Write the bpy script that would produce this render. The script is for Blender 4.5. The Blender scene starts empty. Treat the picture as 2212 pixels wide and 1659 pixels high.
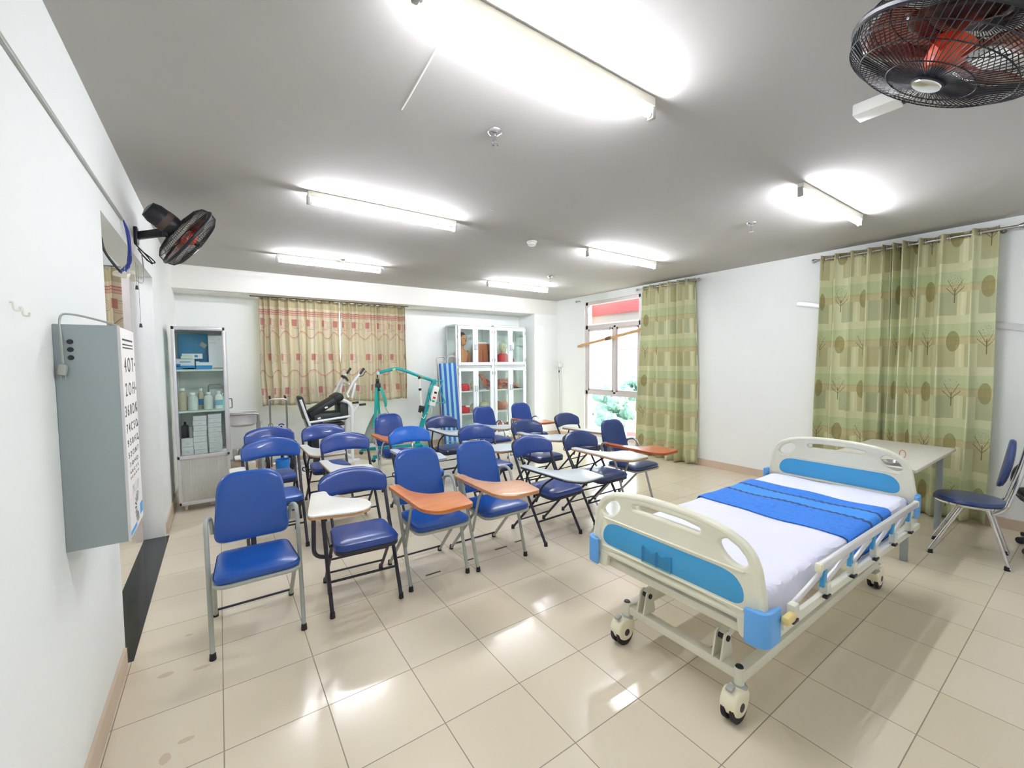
import bpy, bmesh, math, random
from mathutils import Vector, Matrix
from math import sin, cos, pi, radians, sqrt, atan2, floor as flr
random.seed(7)
sc = bpy.context.scene
COL = sc.collection
# ------------------------------------------------------------------ camera
YAW, PIT, ROL = .6065, .0530, -.0075
fw = Vector((sin(YAW) * cos(PIT), cos(YAW) * cos(PIT), -sin(PIT)))
r0 = Vector((cos(YAW), -sin(YAW), 0)); u0 = r0.cross(fw)
rt = cos(ROL) * r0 + sin(ROL) * u0; up = -sin(ROL) * r0 + cos(ROL) * u0
cd = bpy.data.cameras.new('camera'); cam = bpy.data.objects.new('camera', cd); COL.objects.link(cam)
cd.sensor_width = 36; cd.lens = 912.06 / 2212 * 36; cd.clip_start = .05; cd.clip_end = 900
cam.matrix_world = Matrix(((rt.x, up.x, -fw.x, 0), (rt.y, up.y, -fw.y, 0), (rt.z, up.z, -fw.z, 1.585), (0, 0, 0, 1)))
sc.camera = cam
# ------------------------------------------------------------------ world, sun, exposure
TUBE = 62.0
w = bpy.data.worlds.new('sky'); sc.world = w; w.use_nodes = True
nt = w.node_tree; bg = nt.nodes['Background']
sky = nt.nodes.new('ShaderNodeTexSky'); sky.sky_type = 'HOSEK_WILKIE'; sky.turbidity = 6; sky.ground_albedo = .6
sky.sun_direction = Vector((.38, -.8, .5)).normalized()
mixs = nt.nodes.new('ShaderNodeMix'); mixs.data_type = 'RGBA'; mixs.inputs[0].default_value = .75
nt.links.new(sky.outputs[0], mixs.inputs[6]); mixs.inputs[7].default_value = (.93, .97, 1, 1)
nt.links.new(mixs.outputs[2], bg.inputs[0]); bg.inputs[1].default_value = 3.6
sl = bpy.data.lights.new('sun', 'SUN'); sl.energy = 4.5; sl.angle = .02; sl.color = (1, .88, .7)
so = bpy.data.objects.new('sun', sl); COL.objects.link(so)
so.rotation_euler = Vector((-.40, .88, -.30)).to_track_quat('-Z', 'Y').to_euler()
vs = sc.view_settings
vs.view_transform = 'Standard'; vs.look = 'None'; vs.gamma = 1; vs.exposure = 1.55; vs.use_curve_mapping = False
sc.cycles.max_bounces = 10; sc.cycles.diffuse_bounces = 6; sc.cycles.glossy_bounces = 4
sc.cycles.transmission_bounces = 8; sc.cycles.transparent_max_bounces = 16
sc.cycles.caustics_reflective = False; sc.cycles.caustics_refractive = False
sc.cycles.sample_clamp_indirect = 6

# ------------------------------------------------------------------ materials
def lin(h):
    h = h.lstrip('#'); o = []
    for i in (0, 2, 4):
        c = int(h[i:i + 2], 16) / 255
        o.append(c / 12.92 if c <= .04045 else ((c + .055) / 1.055) ** 2.4)
    return (*o, 1)
class X:
    """a float socket with arithmetic"""
    def __init__(s, nt, k): s.nt, s.k = nt, k
    def op(s, o, *a, c=False):
        n = s.nt.nodes.new('ShaderNodeMath'); n.operation = o; n.use_clamp = c
        for i, v in enumerate((s,) + a):
            if isinstance(v, X): s.nt.links.new(v.k, n.inputs[i])
            else: n.inputs[i].default_value = v
        return X(s.nt, n.outputs[0])
    def __add__(s, o): return s.op('ADD', o)
    def __sub__(s, o): return s.op('SUBTRACT', o)
    def __mul__(s, o): return s.op('MULTIPLY', o)
    def __truediv__(s, o): return s.op('DIVIDE', o)
    def mod(s, m): return s.op('FLOORED_MODULO', m)
    def floor(s): return s.op('FLOOR')
    def lt(s, v): return s.op('LESS_THAN', v)
    def gt(s, v): return s.op('GREATER_THAN', v)
    def abs(s): return s.op('ABSOLUTE')
    def sin(s): return s.op('SINE')
    def max(s, o): return s.op('MAXIMUM', o)
    def min(s, o): return s.op('MINIMUM', o)
    def inv(s): return (s * -1.0) + 1.0
    def within(s, a, b): return s.gt(a) * s.lt(b)
def newmat(name):
    m = bpy.data.materials.new(name); m.use_nodes = True
    nt = m.node_tree; return m, nt, nt.nodes['Principled BSDF']
def mixc(nt, f, a, b):
    n = nt.nodes.new('ShaderNodeMix'); n.data_type = 'RGBA'
    for i, v in ((0, f), (6, a), (7, b)):
        if isinstance(v, X): nt.links.new(v.k, n.inputs[i])
        elif isinstance(v, bpy.types.NodeSocket): nt.links.new(v, n.inputs[i])
        else: n.inputs[i].default_value = v
    return n.outputs[2]
def noise(nt, scale, detail=3, coord='Object'):
    tc = nt.nodes.new('ShaderNodeTexCoord'); n = nt.nodes.new('ShaderNodeTexNoise')
    n.inputs['Scale'].default_value = scale; n.inputs['Detail'].default_value = detail
    nt.links.new(tc.outputs[coord], n.inputs['Vector']); return X(nt, n.outputs['Fac'])
def xyz(nt, src='pos'):
    s = nt.nodes.new('ShaderNodeSeparateXYZ')
    if src == 'pos': k = nt.nodes.new('ShaderNodeNewGeometry').outputs['Position']
    elif src == 'uv': k = nt.nodes.new('ShaderNodeTexCoord').outputs['UV']
    else: k = nt.nodes.new('ShaderNodeTexCoord').outputs['Object']
    nt.links.new(k, s.inputs[0]); return [X(nt, s.outputs[i]) for i in range(3)]
def mat(name, h, rough=.5, metal=0., var=.05, scale=6., bump=0., spec=.5, coat=0., trans=0.):
    m, nt, b = newmat(name); c = lin(h)
    n = noise(nt, scale)
    dk = tuple(x * (1 - var * 2) for x in c[:3]) + (1,); lt = tuple(min(1, x * (1 + var)) for x in c[:3]) + (1,)
    nt.links.new(mixc(nt, n, dk, lt), b.inputs['Base Color'])
    b.inputs['Roughness'].default_value = rough; b.inputs['Metallic'].default_value = metal
    b.inputs['Specular IOR Level'].default_value = spec; b.inputs['Coat Weight'].default_value = coat
    if bump:
        bp = nt.nodes.new('ShaderNodeBump'); bp.inputs['Strength'].default_value = bump; bp.inputs['Distance'].default_value = .01
        nt.links.new(noise(nt, scale * 6).k, bp.inputs['Height']); nt.links.new(bp.outputs[0], b.inputs['Normal'])
    return m
def glassmat(name, tint='f2fbf8', refl=1.0, rough=0.0):
    m, nt, b = newmat(name); nt.nodes.remove(b)
    t = nt.nodes.new('ShaderNodeBsdfTransparent'); t.inputs[0].default_value = lin(tint)
    g = nt.nodes.new('ShaderNodeBsdfGlossy'); g.inputs['Roughness'].default_value = rough
    f = nt.nodes.new('ShaderNodeFresnel'); f.inputs[0].default_value = 1.45
    mx = nt.nodes.new('ShaderNodeMixShader')
    gm = nt.nodes.new('ShaderNodeNewGeometry'); nt.links.new((X(nt, f.outputs[0]) * refl * X(nt, gm.outputs['Backfacing']).inv()).k, mx.inputs[0]); nt.links.new(t.outputs[0], mx.inputs[1]); nt.links.new(g.outputs[0], mx.inputs[2])
    nt.links.new(mx.outputs[0], nt.nodes['Material Output'].inputs[0]); return m
def emis(name, h, s):
    m, nt, b = newmat(name); b.inputs['Base Color'].default_value = lin(h)
    b.inputs['Emission Color'].default_value = lin(h); b.inputs['Emission Strength'].default_value = s; return m

WALL = mat('wall_paint', 'eef1ef', .7, var=.015, scale=2, bump=.08)
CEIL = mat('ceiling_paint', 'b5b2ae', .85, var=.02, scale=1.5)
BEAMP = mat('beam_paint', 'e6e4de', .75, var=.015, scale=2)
SKIRT = mat('skirting_tile', 'cdb9a4', .35, var=.06, scale=5)
GRANITE = mat('black_granite', '20292c', .12, var=.3, scale=60)
GLASS = glassmat('window_glass', 'f4fbfb', .8)
CABGLASS = glassmat('cabinet_glass', 'f7fcfa', .9)
ALU = mat('aluminium_frame', 'd9d7da', .35, .3, var=.03)
WFRAME = mat('window_frame_metal', 'ded5d3', .4, .3, var=.04)
CREAM = mat('cream_metal', 'efeadb', .4, var=.03)
CHROME = mat('chrome', 'd8d8dc', .12, 1., var=.02)
STEEL = mat('steel', 'b9b6b4', .28, 1., var=.05)
GREYP = mat('grey_painted_steel', 'a9aea6', .4, .1, var=.08, scale=14)
DARKF = mat('dark_painted_steel', '2a2a36', .38, .2, var=.12, scale=10)
RUBBER = mat('black_rubber', '26242a', .7, var=.1)
BLUEV = mat('blue_vinyl', '124a9c', .3, var=.07, scale=7, coat=.15)
BLUEV2 = mat('navy_vinyl', '173c8a', .3, var=.06, scale=7, coat=.15)
BLUEV3 = mat('bright_blue_vinyl', '0a63c4', .35, var=.06, scale=7, coat=.1)
BLUEV4 = mat('dark_blue_vinyl', '22386f', .28, var=.06, scale=7, coat=.2)
LAMW = mat('white_laminate', 'dcdcd4', .3, var=.03)
LAMG = mat('pale_grey_laminate', 'c3ccd0', .28, var=.03)
EDGE = mat('chipboard_edge', 'b98a5c', .7, var=.1, scale=40)
EDGED = mat('dark_edge_band', '33323c', .5, var=.1)
GREYBOX = mat('grey_enamel', '98a3a6', .45, var=.03, scale=3)
BLACKPL = mat('black_plastic', '1d2028', .38, var=.1)
BLACKV = mat('black_upholstery', '1b2126', .5, var=.15)
WHITEP = mat('white_plastic', 'f0f0ea', .4, var=.02)
WHITEM = mat('white_painted_metal', 'e4e9ec', .35, var=.03)
BEDP = mat('bed_ivory_plastic', 'e2e0cc', .33, var=.02, scale=3)
BEDM = mat('bed_cream_metal', 'dcdacb', .38, var=.03)
BEDB = mat('bed_blue_panel', '3f9bd0', .35, var=.03)
BEDB2 = mat('bed_blue_bumper', '5fa4e6', .4, var=.03)
TEAL = mat('teal_metal', '169ba0', .35, .1, var=.05)
TEALC = mat('teal_webbing', '16a79a', .8, var=.15, scale=30)
MESHG = mat('grey_net', '8f9a90', .9, var=.2, scale=60)
WHITE = mat('plain_white', 'f4f4f2', .5, var=.02)
ORANGE = mat('orange_plastic', 'd9532f', .35, var=.05)
PAPER = mat('card_white', 'eeece8', .7, var=.03)
INK = mat('print_ink', '3a3a44', .6, var=.1)
CREAMPL = mat('cream_plastic', 'eae5cb', .4, var=.04)
YELLOW = mat('yellow_plastic', 'e3cf86', .45, var=.05)
SKIN = mat('model_skin', 'c98d62', .5, var=.08, scale=5)
SKIN2 = mat('model_skin_tan', 'b4694a', .5, var=.08, scale=5)
PINK = mat('model_flesh', 'dd8f78', .45, var=.15, scale=20)
RED = mat('red_cloth', 'd42a35', .6, var=.12, scale=12)
BONE = mat('model_bone', 'd8d2ac', .5, var=.1, scale=15)
HAIR = mat('model_hair', '5b3a2a', .6, var=.1)
PURPLE = mat('model_purple', '8f6a9c', .5, var=.15, scale=20)
DKGRN = mat('model_dark', '5a4a44', .6, var=.1)
TUBEM = emis('fluorescent_tube', 'f3f6ff', TUBE)
CABLE = mat('blue_cable', '33459a', .5, var=.1)

def floormat():
    m, nt, b = newmat('floor_tiles'); x, y, z = xyz(nt)
    T, ox, oy, g = .4003, .3615, 2.032, .0022
    fx = ((x - ox) / T); fy = ((y - oy) / T)
    dx = (fx.mod(1.0) - .5).abs().inv() - .5; dy = (fy.mod(1.0) - .5).abs().inv() - .5
    joint = dx.lt(g / T).max(dy.lt(g / T))
    cmb = nt.nodes.new('ShaderNodeCombineXYZ'); nt.links.new(fx.floor().k, cmb.inputs[0]); nt.links.new(fy.floor().k, cmb.inputs[1])
    wn = nt.nodes.new('ShaderNodeTexWhiteNoise'); wn.noise_dimensions = '2D'; nt.links.new(cmb.outputs[0], wn.inputs['Vector'])
    tint = mixc(nt, X(nt, wn.outputs['Value']), lin('dbcfb8'), lin('e2d8c4'))
    c = mixc(nt, noise(nt, 1.3) * .4, tint, lin('d5c7ad'))
    st = None                                   # worn reddish and grey stains
    for (sx, sy, rx, ry) in ((-.235, 2.13, .02, .03), (-.20, 2.02, .017, .025), (-.17, 2.19, .03, .015), (-.28, 2.72, .035, .02), (-.13, 2.68, .04, .014), (-.2, 3.05, .02, .012)):
        e = (((x - sx) / rx).op('POWER', 2.0) + ((y - sy) / ry).op('POWER', 2.0)) + noise(nt, 60) * .8
        k = e.lt(1.3); st = k if st is None else st.max(k)
    c = mixc(nt, st * .35, c, lin('b07a66'))
    c = mixc(nt, joint * .8, c, lin('6d6152'))
    nt.links.new(c, b.inputs['Base Color'])
    nt.links.new((noise(nt, 9) * .06 + joint * .5 + .14).k, b.inputs['Roughness'])
    b.inputs['Specular IOR Level'].default_value = .55
    return m
FLOOR = floormat()
def woodmat(name, a, bb, rough=.35):
    m, nt, b = newmat(name); tc = nt.nodes.new('ShaderNodeTexCoord'); mp = nt.nodes.new('ShaderNodeMapping')
    mp.inputs['Scale'].default_value = (3, 26, 26); nt.links.new(tc.outputs['Object'], mp.inputs[0])
    n = nt.nodes.new('ShaderNodeTexNoise'); n.inputs['Scale'].default_value = 1.6; n.inputs['Detail'].default_value = 5
    nt.links.new(mp.outputs[0], n.inputs['Vector'])
    nt.links.new(mixc(nt, n.outputs['Fac'], lin(a), lin(bb)), b.inputs['Base Color']); b.inputs['Roughness'].default_value = rough
    b.inputs['Coat Weight'].default_value = .2; return m
WOOD = woodmat('orange_varnished_wood', 'b0602a', 'd88a4a')
WOOD2 = woodmat('pale_worn_wood', 'b57f52', 'd3a078')
WOODR = woodmat('red_brown_wood', '9a4526', 'c06a3c')
POLEW = woodmat('pole_wood', 'b58250', 'dcb384', .6)

def fabric(name, build, rough=.85, transl=.25):
    m, nt, b = newmat(name); u, v, _ = xyz(nt, 'uv'); c = build(nt, u, v)
    nt.links.new(c, b.inputs['Base Color']); b.inputs['Roughness'].default_value = rough; b.inputs['Specular IOR Level'].default_value = .2
    t = nt.nodes.new('ShaderNodeBsdfTranslucent'); nt.links.new(c, t.inputs[0])
    mx = nt.nodes.new('ShaderNodeMixShader'); mx.inputs[0].default_value = transl
    nt.links.new(b.outputs[0], mx.inputs[1]); nt.links.new(t.outputs[0], mx.inputs[2])
    nt.links.new(mx.outputs[0], nt.nodes['Material Output'].inputs[0]); return m
def red_pattern(nt, u, v):
    wv = noise(nt, 3, 2, 'UV')
    c = mixc(nt, (u * 62.0).sin() * .5 + .5, lin('cfc5a4'), lin('ddd4b8'))
    c = mixc(nt, (u * 17.0).sin().gt(.55) * .5, c, lin('e8e2d0'))
    c = mixc(nt, v.gt(2.42) * .55, c, lin('b0a47c'))
    mk = v.within(2.335, 2.345).max(v.within(2.365, 2.375)).max(v.within(2.305, 2.31)) + v.within(2.30, 2.38) * .35
    for (z0, per, ph, ph2) in ((2.20, .34, 0., .0), (1.68, .40, .13, .1), (1.17, .40, .02, .05)):
        f = (u + ph).mod(per)
        sq = f.within(.05, .14) * v.within(z0 - .05, z0 + .05)
        ring = (f - .155).abs().max((v - (z0 - .03)).abs()); ring = ring.within(.058, .066) + ring.within(.036, .042) * .7
        f2 = (u + ph + per / 2).mod(per)
        r2 = ((f2 - .1).op('POWER', 2.0) + (v - z0 + .02).op('POWER', 2.0)).op('SQRT'); r2 = r2.within(.05, .058) + r2.within(.028, .033)
        mk = mk.max(sq * .85).max(ring * .7).max(r2 * .5)
    for (z0, k) in ((2.02, 15.7), (1.43, 13.1)):
        d = v - z0 - (u * k).sin() * .05
        mk = mk.max(d.within(-.008, .008) * .7).max((d + .022).within(-.003, .003) * .5)
    return mixc(nt, mk.min(1.0) * .8, c, lin('b8405a'))
def green_pattern(nt, u, v):
    P = .50
    q = v.mod(P); row = (v / P).floor()
    band = q.within(.0, .22)                                 # squares half of each repeat
    uu = (u + row.mod(2.0) * .0).mod(.46)
    sq = uu.within(.03, .24) * band
    sq2 = uu.within(.31, .40) * band
    c = mixc(nt, noise(nt, 60, 2, 'UV') * .7, lin('dadab0'), lin('e4e4c4'))
    c = mixc(nt, q.within(.28, .42) * .6, c, lin('c0cfa2'))
    c = mixc(nt, q.within(.22, .30) * .45, c, lin('c4ae78'))
    c = mixc(nt, (row.mod(2.0) * sq).max(sq2) * .5, c, lin('a8a270'))
    c = mixc(nt, row.mod(2.0).inv() * sq * .52, c, lin('9aa47e'))
    c = mixc(nt, uu.within(.265, .285) * band * .8, c, lin('ece8c6'))
    # leaves and small trees woven over the pale bands
    lu = (u + row.mod(2.0) * .33).mod(.66); lv = q - .25
    leaf = (((lu - .15) / .048).op('POWER', 2.0) + (lv / .10).op('POWER', 2.0))
    c = mixc(nt, leaf.lt(1.0) * (noise(nt, 90, 2, 'UV') * .5 + .35), c, lin('8a7a3a'))
    tx = (lu - .48); tv = q - .12
    trunk = tx.abs().lt(.004) * tv.within(0, .14)
    br = ((tx.abs() * 1.2) - (tv - .07)).abs().lt(.004) * tv.within(.06, .15) * tx.abs().lt(.07)
    br = br.max(((tx.abs() * 2.2) - (tv - .10)).abs().lt(.005) * tv.within(.09, .22) * tx.abs().lt(.06))
    cr = ((tx / .07).op('POWER', 2.0) + ((tv - .18) / .09).op('POWER', 2.0)).lt(1.0) * noise(nt, 120, 1, 'UV').gt(.62)
    return mixc(nt, trunk.max(br).max(cr * .8) * .75, c, lin('5f4a2c'))
CURT_R = fabric('beige_red_curtain', red_pattern, transl=.12)
CURT_G = fabric('green_curtain', green_pattern, .6, transl=.12)
# ------------------------------------------------------------------ mesh helpers
def rotm(rx=0, ry=0, rz=0): return Matrix.Rotation(rz, 3, 'Z') @ Matrix.Rotation(ry, 3, 'Y') @ Matrix.Rotation(rx, 3, 'X')
def fillet(pts, r=.03, n=5):
    pts = [Vector(p) for p in pts]; out = [pts[0]]
    for a, b, c in zip(pts, pts[1:], pts[2:]):
        d1, d2 = (a - b), (c - b); k = min(r, d1.length * .48, d2.length * .48)
        p, q = b + d1.normalized() * k, b + d2.normalized() * k
        for i in range(n + 1):
            t = i / n; out.append(p * (1 - t) ** 2 + b * 2 * t * (1 - t) + q * t * t)
    return out + [pts[-1]]
def smoothpts(pts, n=6):
    P = [Vector(p) for p in pts]; P = [P[0] * 2 - P[1]] + P + [P[-1] * 2 - P[-2]]; out = []
    for a, b, c, d in zip(P, P[1:], P[2:], P[3:]):
        for i in range(n):
            t = i / n; out.append(.5 * ((2 * b) + (c - a) * t + (2 * a - 5 * b + 4 * c - d) * t * t + (3 * b - a - 3 * c + d) * t ** 3))
    return out + [P[-2]]
def arc(cx, cy, rx, ry, a0, a1, n): return [(cx + rx * cos(a0 + (a1 - a0) * i / n), cy + ry * sin(a0 + (a1 - a0) * i / n)) for i in range(n + 1)]
def rrect(w, h, r, n=5, cx=0, cy=0):
    o = []
    for sx, sy, a in ((1, 1, 0), (-1, 1, pi / 2), (-1, -1, pi), (1, -1, 3 * pi / 2)): o += arc(cx + sx * (w / 2 - r), cy + sy * (h / 2 - r), r, r, a, a + pi / 2, n)
    return o
def round_poly(pts, r=.03, n=4):
    m = len(pts); P = [Vector((*p, 0)) for p in pts]; o = []
    for i in range(m):
        a, b, c = P[i - 1], P[i], P[(i + 1) % m]; d1, d2 = a - b, c - b
        rr = r[i] if isinstance(r, (list, tuple)) else r
        k = min(rr, d1.length * .48, d2.length * .48); p, q = b + d1.normalized() * k, b + d2.normalized() * k
        for j in range(n + 1):
            t = j / n; v = p * (1 - t) ** 2 + b * 2 * t * (1 - t) + q * t * t; o.append((v.x, v.y))
    return o
PLANES = {'xy': Matrix.Identity(3), 'xz': Matrix(((1, 0, 0), (0, 0, -1), (0, 1, 0))), 'yz': Matrix(((0, 0, 1), (1, 0, 0), (0, 1, 0)))}
class MB:
    def __init__(s): s.bm = bmesh.new()
    def _add(s, vs, fs):
        V = [s.bm.verts.new(v) for v in vs]
        for f in fs:
            try: s.bm.faces.new([V[i] for i in f])
            except ValueError: pass
        return V
    def box(s, c, d, rot=None, bev=0.):
        r = rot or Matrix.Identity(3); c = Vector(c); b = bev
        if not b:
            vs = [c + r @ Vector((x * d[0] / 2, y * d[1] / 2, z * d[2] / 2)) for z in (-1, 1) for y in (-1, 1) for x in (-1, 1)]
            s._add(vs, [(0, 2, 3, 1), (4, 5, 7, 6), (0, 1, 5, 4), (2, 6, 7, 3), (0, 4, 6, 2), (1, 3, 7, 5)])
        else:
            t = bmesh.new(); bmesh.ops.create_cube(t, size=1)
            for v in t.verts: v.co = Vector((v.co.x * d[0], v.co.y * d[1], v.co.z * d[2]))
            bmesh.ops.bevel(t, geom=t.edges[:], offset=min(b, min(d) * .49), segments=2, affect='EDGES', profile=.5)
            s.merge(t, lambda v: c + r @ v); t.free()
        return s
    def merge(s, t, f=lambda v: v):
        mp = {v: s.bm.verts.new(f(v.co)) for v in t.verts}
        for q in t.faces:
            try: s.bm.faces.new([mp[v] for v in q.verts])
            except ValueError: pass
        return s
    def b2(s, x0, x1, y0, y1, z0, z1, bev=0.): return s.box(((x0 + x1) / 2, (y0 + y1) / 2, (z0 + z1) / 2), (x1 - x0, y1 - y0, z1 - z0), None, bev)
    def tube(s, pts, r=.01, n=8, closed=False, flat=1.0, caps=True):
        P = [Vector(p) for p in pts]; m = len(P); rings = []; nrm = None
        for i in range(m):
            a, b = P[i - 1] if (i or closed) else P[i], P[(i + 1) % m] if (i < m - 1 or closed) else P[i]
            t = (b - a).normalized()
            if nrm is None: nrm = t.orthogonal().normalized() if abs(t.z) > .9 or flat == 1.0 else t.cross(Vector((0, 0, 1))).normalized()
            nrm = (nrm - t * nrm.dot(t)).normalized(); bn = t.cross(nrm)
            rr = r[i] if isinstance(r, (list, tuple)) else r
            rings.append([s.bm.verts.new(P[i] + (nrm * cos(2 * pi * k / n) + bn * sin(2 * pi * k / n) * flat) * rr) for k in range(n)])
        for i in range(m if closed else m - 1):
            A, B = rings[i], rings[(i + 1) % m]
            for k in range(n):
                try: s.bm.faces.new((A[k], A[(k + 1) % n], B[(k + 1) % n], B[k]))
                except ValueError: pass
        if caps and not closed: s.bm.faces.new(rings[0][::-1]); s.bm.faces.new(rings[-1])
        return s
    def rtube(s, a, b, w, h, upv=(0, 0, 1), bev=.004):
        a, b = Vector(a), Vector(b); t = (b - a).normalized(); y = Vector(upv).cross(t).normalized(); z = t.cross(y)
        return s.box((a + b) / 2, ((b - a).length, w, h), Matrix((t, y, z)).transposed(), bev)
    def lathe(s, prof, n=20, mtx=None):
        f = (lambda v: mtx @ v) if mtx else (lambda v: v); rings = []
        for r, z in prof: rings.append([s.bm.verts.new(f(Vector((r * cos(2 * pi * k / n), r * sin(2 * pi * k / n), z)))) for k in range(n)] if r > 1e-6 else [s.bm.verts.new(f(Vector((0, 0, z))))])
        for A, B in zip(rings, rings[1:]):
            for k in range(n):
                q = [A[k % len(A)], A[(k + 1) % len(A)], B[(k + 1) % len(B)], B[k % len(B)]]
                q = list(dict.fromkeys(q))
                if len(q) > 2:
                    try: s.bm.faces.new(q)
                    except ValueError: pass
        for R, fl in ((rings[0], True), (rings[-1], False)):
            if len(R) > 2: s.bm.faces.new(R[::-1] if fl else R)
        return s
    def cyl(s, a, b, r, n=16):
        return s.tube([a, b], r, n)
    def loft(s, rings, caps=True):
        """rings: lists of equal-length point lists"""
        R = [[s.bm.verts.new(p) for p in q] for q in rings]; n = len(R[0])
        for A, B in zip(R, R[1:]):
            for k in range(n): s.bm.faces.new((A[k], A[(k + 1) % n], B[(k + 1) % n], B[k]))
        if caps: s.bm.faces.new(R[0][::-1]); s.bm.faces.new(R[-1])
        return s
    def ell(s, c, rad, rot=None, n=14, m=9):
        r = rot or Matrix.Identity(3); c = Vector(c)
        rings = [[s.bm.verts.new(c + r @ Vector((rad[0] * sin(pi * i / m) * cos(2 * pi * k / n), rad[1] * sin(pi * i / m) * sin(2 * pi * k / n), rad[2] * cos(pi * i / m)))) for k in range(n)] if 0 < i < m else [s.bm.verts.new(c + r @ Vector((0, 0, rad[2] * cos(pi * i / m))))] for i in range(m + 1)]
        for A, B in zip(rings, rings[1:]):
            for k in range(n):
                q = list(dict.fromkeys([A[k % len(A)], B[k % len(B)], B[(k + 1) % len(B)], A[(k + 1) % len(A)]]))
                s.bm.faces.new(q)
        return s
    def pad(s, outline, t0, t1, plane='xy', org=(0, 0, 0), dome=.6, bend=None, under=.25):
        """cushion: outline 2D, thickness from t0 to t1 along the plane normal, domed"""
        M = PLANES[plane]; org = Vector(org); n = len(outline)
        cx = sum(p[0] for p in outline) / n; cy = sum(p[1] for p in outline) / n; T = t1 - t0; mid = t0 + T * .45
        lay = [(0, t0), (.6, t0), (.93, t0), (.985, t0 + T * .1), (1, mid), (.985, t0 + T * (1 - dome) * .9 + T * .12), (.95, t1 - T * dome * .38), (.85, t1 - T * dome * .16), (.6, t1 - T * dome * .03), (.3, t1), (0, t1)]
        rings = []
        for k, h in lay:
            pts = [(cx + (x - cx) * k, cy + (y - cy) * k) for x, y in outline] if k else [(cx, cy)]
            R = []
            for x, y in pts:
                v = M @ Vector((x, y, h))
                if bend: v = bend(v)
                R.append(s.bm.verts.new(org + v))
            rings.append(R)
        for A, B in zip(rings, rings[1:]):
            for k in range(n):
                q = list(dict.fromkeys([A[k % len(A)], A[(k + 1) % len(A)], B[(k + 1) % len(B)], B[k % len(B)]]))
                if len(q) > 2: s.bm.faces.new(q)
        return s
    def prism(s, loops, h0, h1, plane='xy', org=(0, 0, 0), bev=0., rot=None, smooth_z=None):
        """extruded outline with holes; loops[0] is the outline"""
        if not isinstance(loops[0][0], (tuple, list)): loops = [loops]
        cu = bpy.data.curves.new('c', 'CURVE'); cu.dimensions = '2D'; cu.fill_mode = 'BOTH'
        cu.extrude = max(1e-5, (h1 - h0) / 2 - bev); cu.bevel_depth = bev; cu.bevel_resolution = 2; cu.offset = -bev
        for L in loops:
            sp = cu.splines.new('POLY'); sp.points.add(len(L) - 1); sp.use_cyclic_u = True
            for p, q in zip(sp.points, L): p.co = (q[0], q[1], 0, 1)
        o = bpy.data.objects.new('c', cu); me = bpy.data.meshes.new_from_object(o)
        t = bmesh.new(); t.from_mesh(me); bmesh.ops.remove_doubles(t, verts=t.verts, dist=1e-5)
        M = PLANES[plane]; org = Vector(org); mid = (h0 + h1) / 2
        f = (lambda v: org + (rot @ (M @ (v + Vector((0, 0, mid)))) if rot else M @ (v + Vector((0, 0, mid)))))
        s.merge(t, f); t.free(); bpy.data.objects.remove(o); bpy.data.curves.remove(cu); bpy.data.meshes.remove(me); return s
    def text(s, body, size, mtx, depth=.0005, align='CENTER', sx=1.0, width=None):
        cu = bpy.data.curves.new('t', 'FONT'); cu.body = body; cu.size = size; cu.align_x = align; cu.align_y = 'CENTER'; cu.extrude = depth; cu.resolution_u = 3
        o = bpy.data.objects.new('t', cu); me = bpy.data.meshes.new_from_object(o)
        t = bmesh.new(); t.from_mesh(me)
        if width: sx = width / max(1e-4, max(v.co.x for v in t.verts) - min(v.co.x for v in t.verts))
        s.merge(t, lambda v: mtx @ Vector((v.x * sx, v.y, v.z))); t.free()
        bpy.data.objects.remove(o); bpy.data.curves.remove(cu); bpy.data.meshes.remove(me); return s
    def grid(s, nu, nv, f, uv=None):
        V = [[s.bm.verts.new(f(i / nu, j / nv)) for j in range(nv + 1)] for i in range(nu + 1)]
        lay = s.bm.loops.layers.uv.verify() if uv else None
        for i in range(nu):
            for j in range(nv):
                fc = s.bm.faces.new((V[i][j], V[i + 1][j], V[i + 1][j + 1], V[i][j + 1]))
                if uv:
                    for lp, (a, b) in zip(fc.loops, ((i, j), (i + 1, j), (i + 1, j + 1), (i, j + 1))): lp[lay].uv = uv(a / nu, b / nv)
        return s
    def build(s, name, m, parent=None, loc=(0, 0, 0), rot=None, smooth=True, ang=40, solid=0., recalc=True):
        if recalc: bmesh.ops.recalc_face_normals(s.bm, faces=s.bm.faces)
        me = bpy.data.meshes.new(name); s.bm.to_mesh(me); s.bm.free()
        for q in (m if isinstance(m, (list, tuple)) else [m]): me.materials.append(q)
        if smooth: me.shade_smooth(); me.set_sharp_from_angle(angle=radians(ang))
        o = bpy.data.objects.new(name, me); COL.objects.link(o); o.location = loc
        if rot: o.rotation_euler = rot
        if parent: o.parent = parent
        if solid:
            md = o.modifiers.new('thick', 'SOLIDIFY'); md.thickness = solid; md.offset = 0
        return o
def tag(o, label, cat, group=None):
    o['label'] = label; o['category'] = cat
    if group: o['group'] = group
    return o
def thing(name, label, cat, loc=(0, 0, 0), rz=0., group=None):
    o = bpy.data.objects.new(name, None); COL.objects.link(o); o.location = loc; o.rotation_euler = (0, 0, rz); o.empty_display_size = .1
    return tag(o, label, cat, group)
def struct(o): o['kind'] = 'structure'; return o
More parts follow.
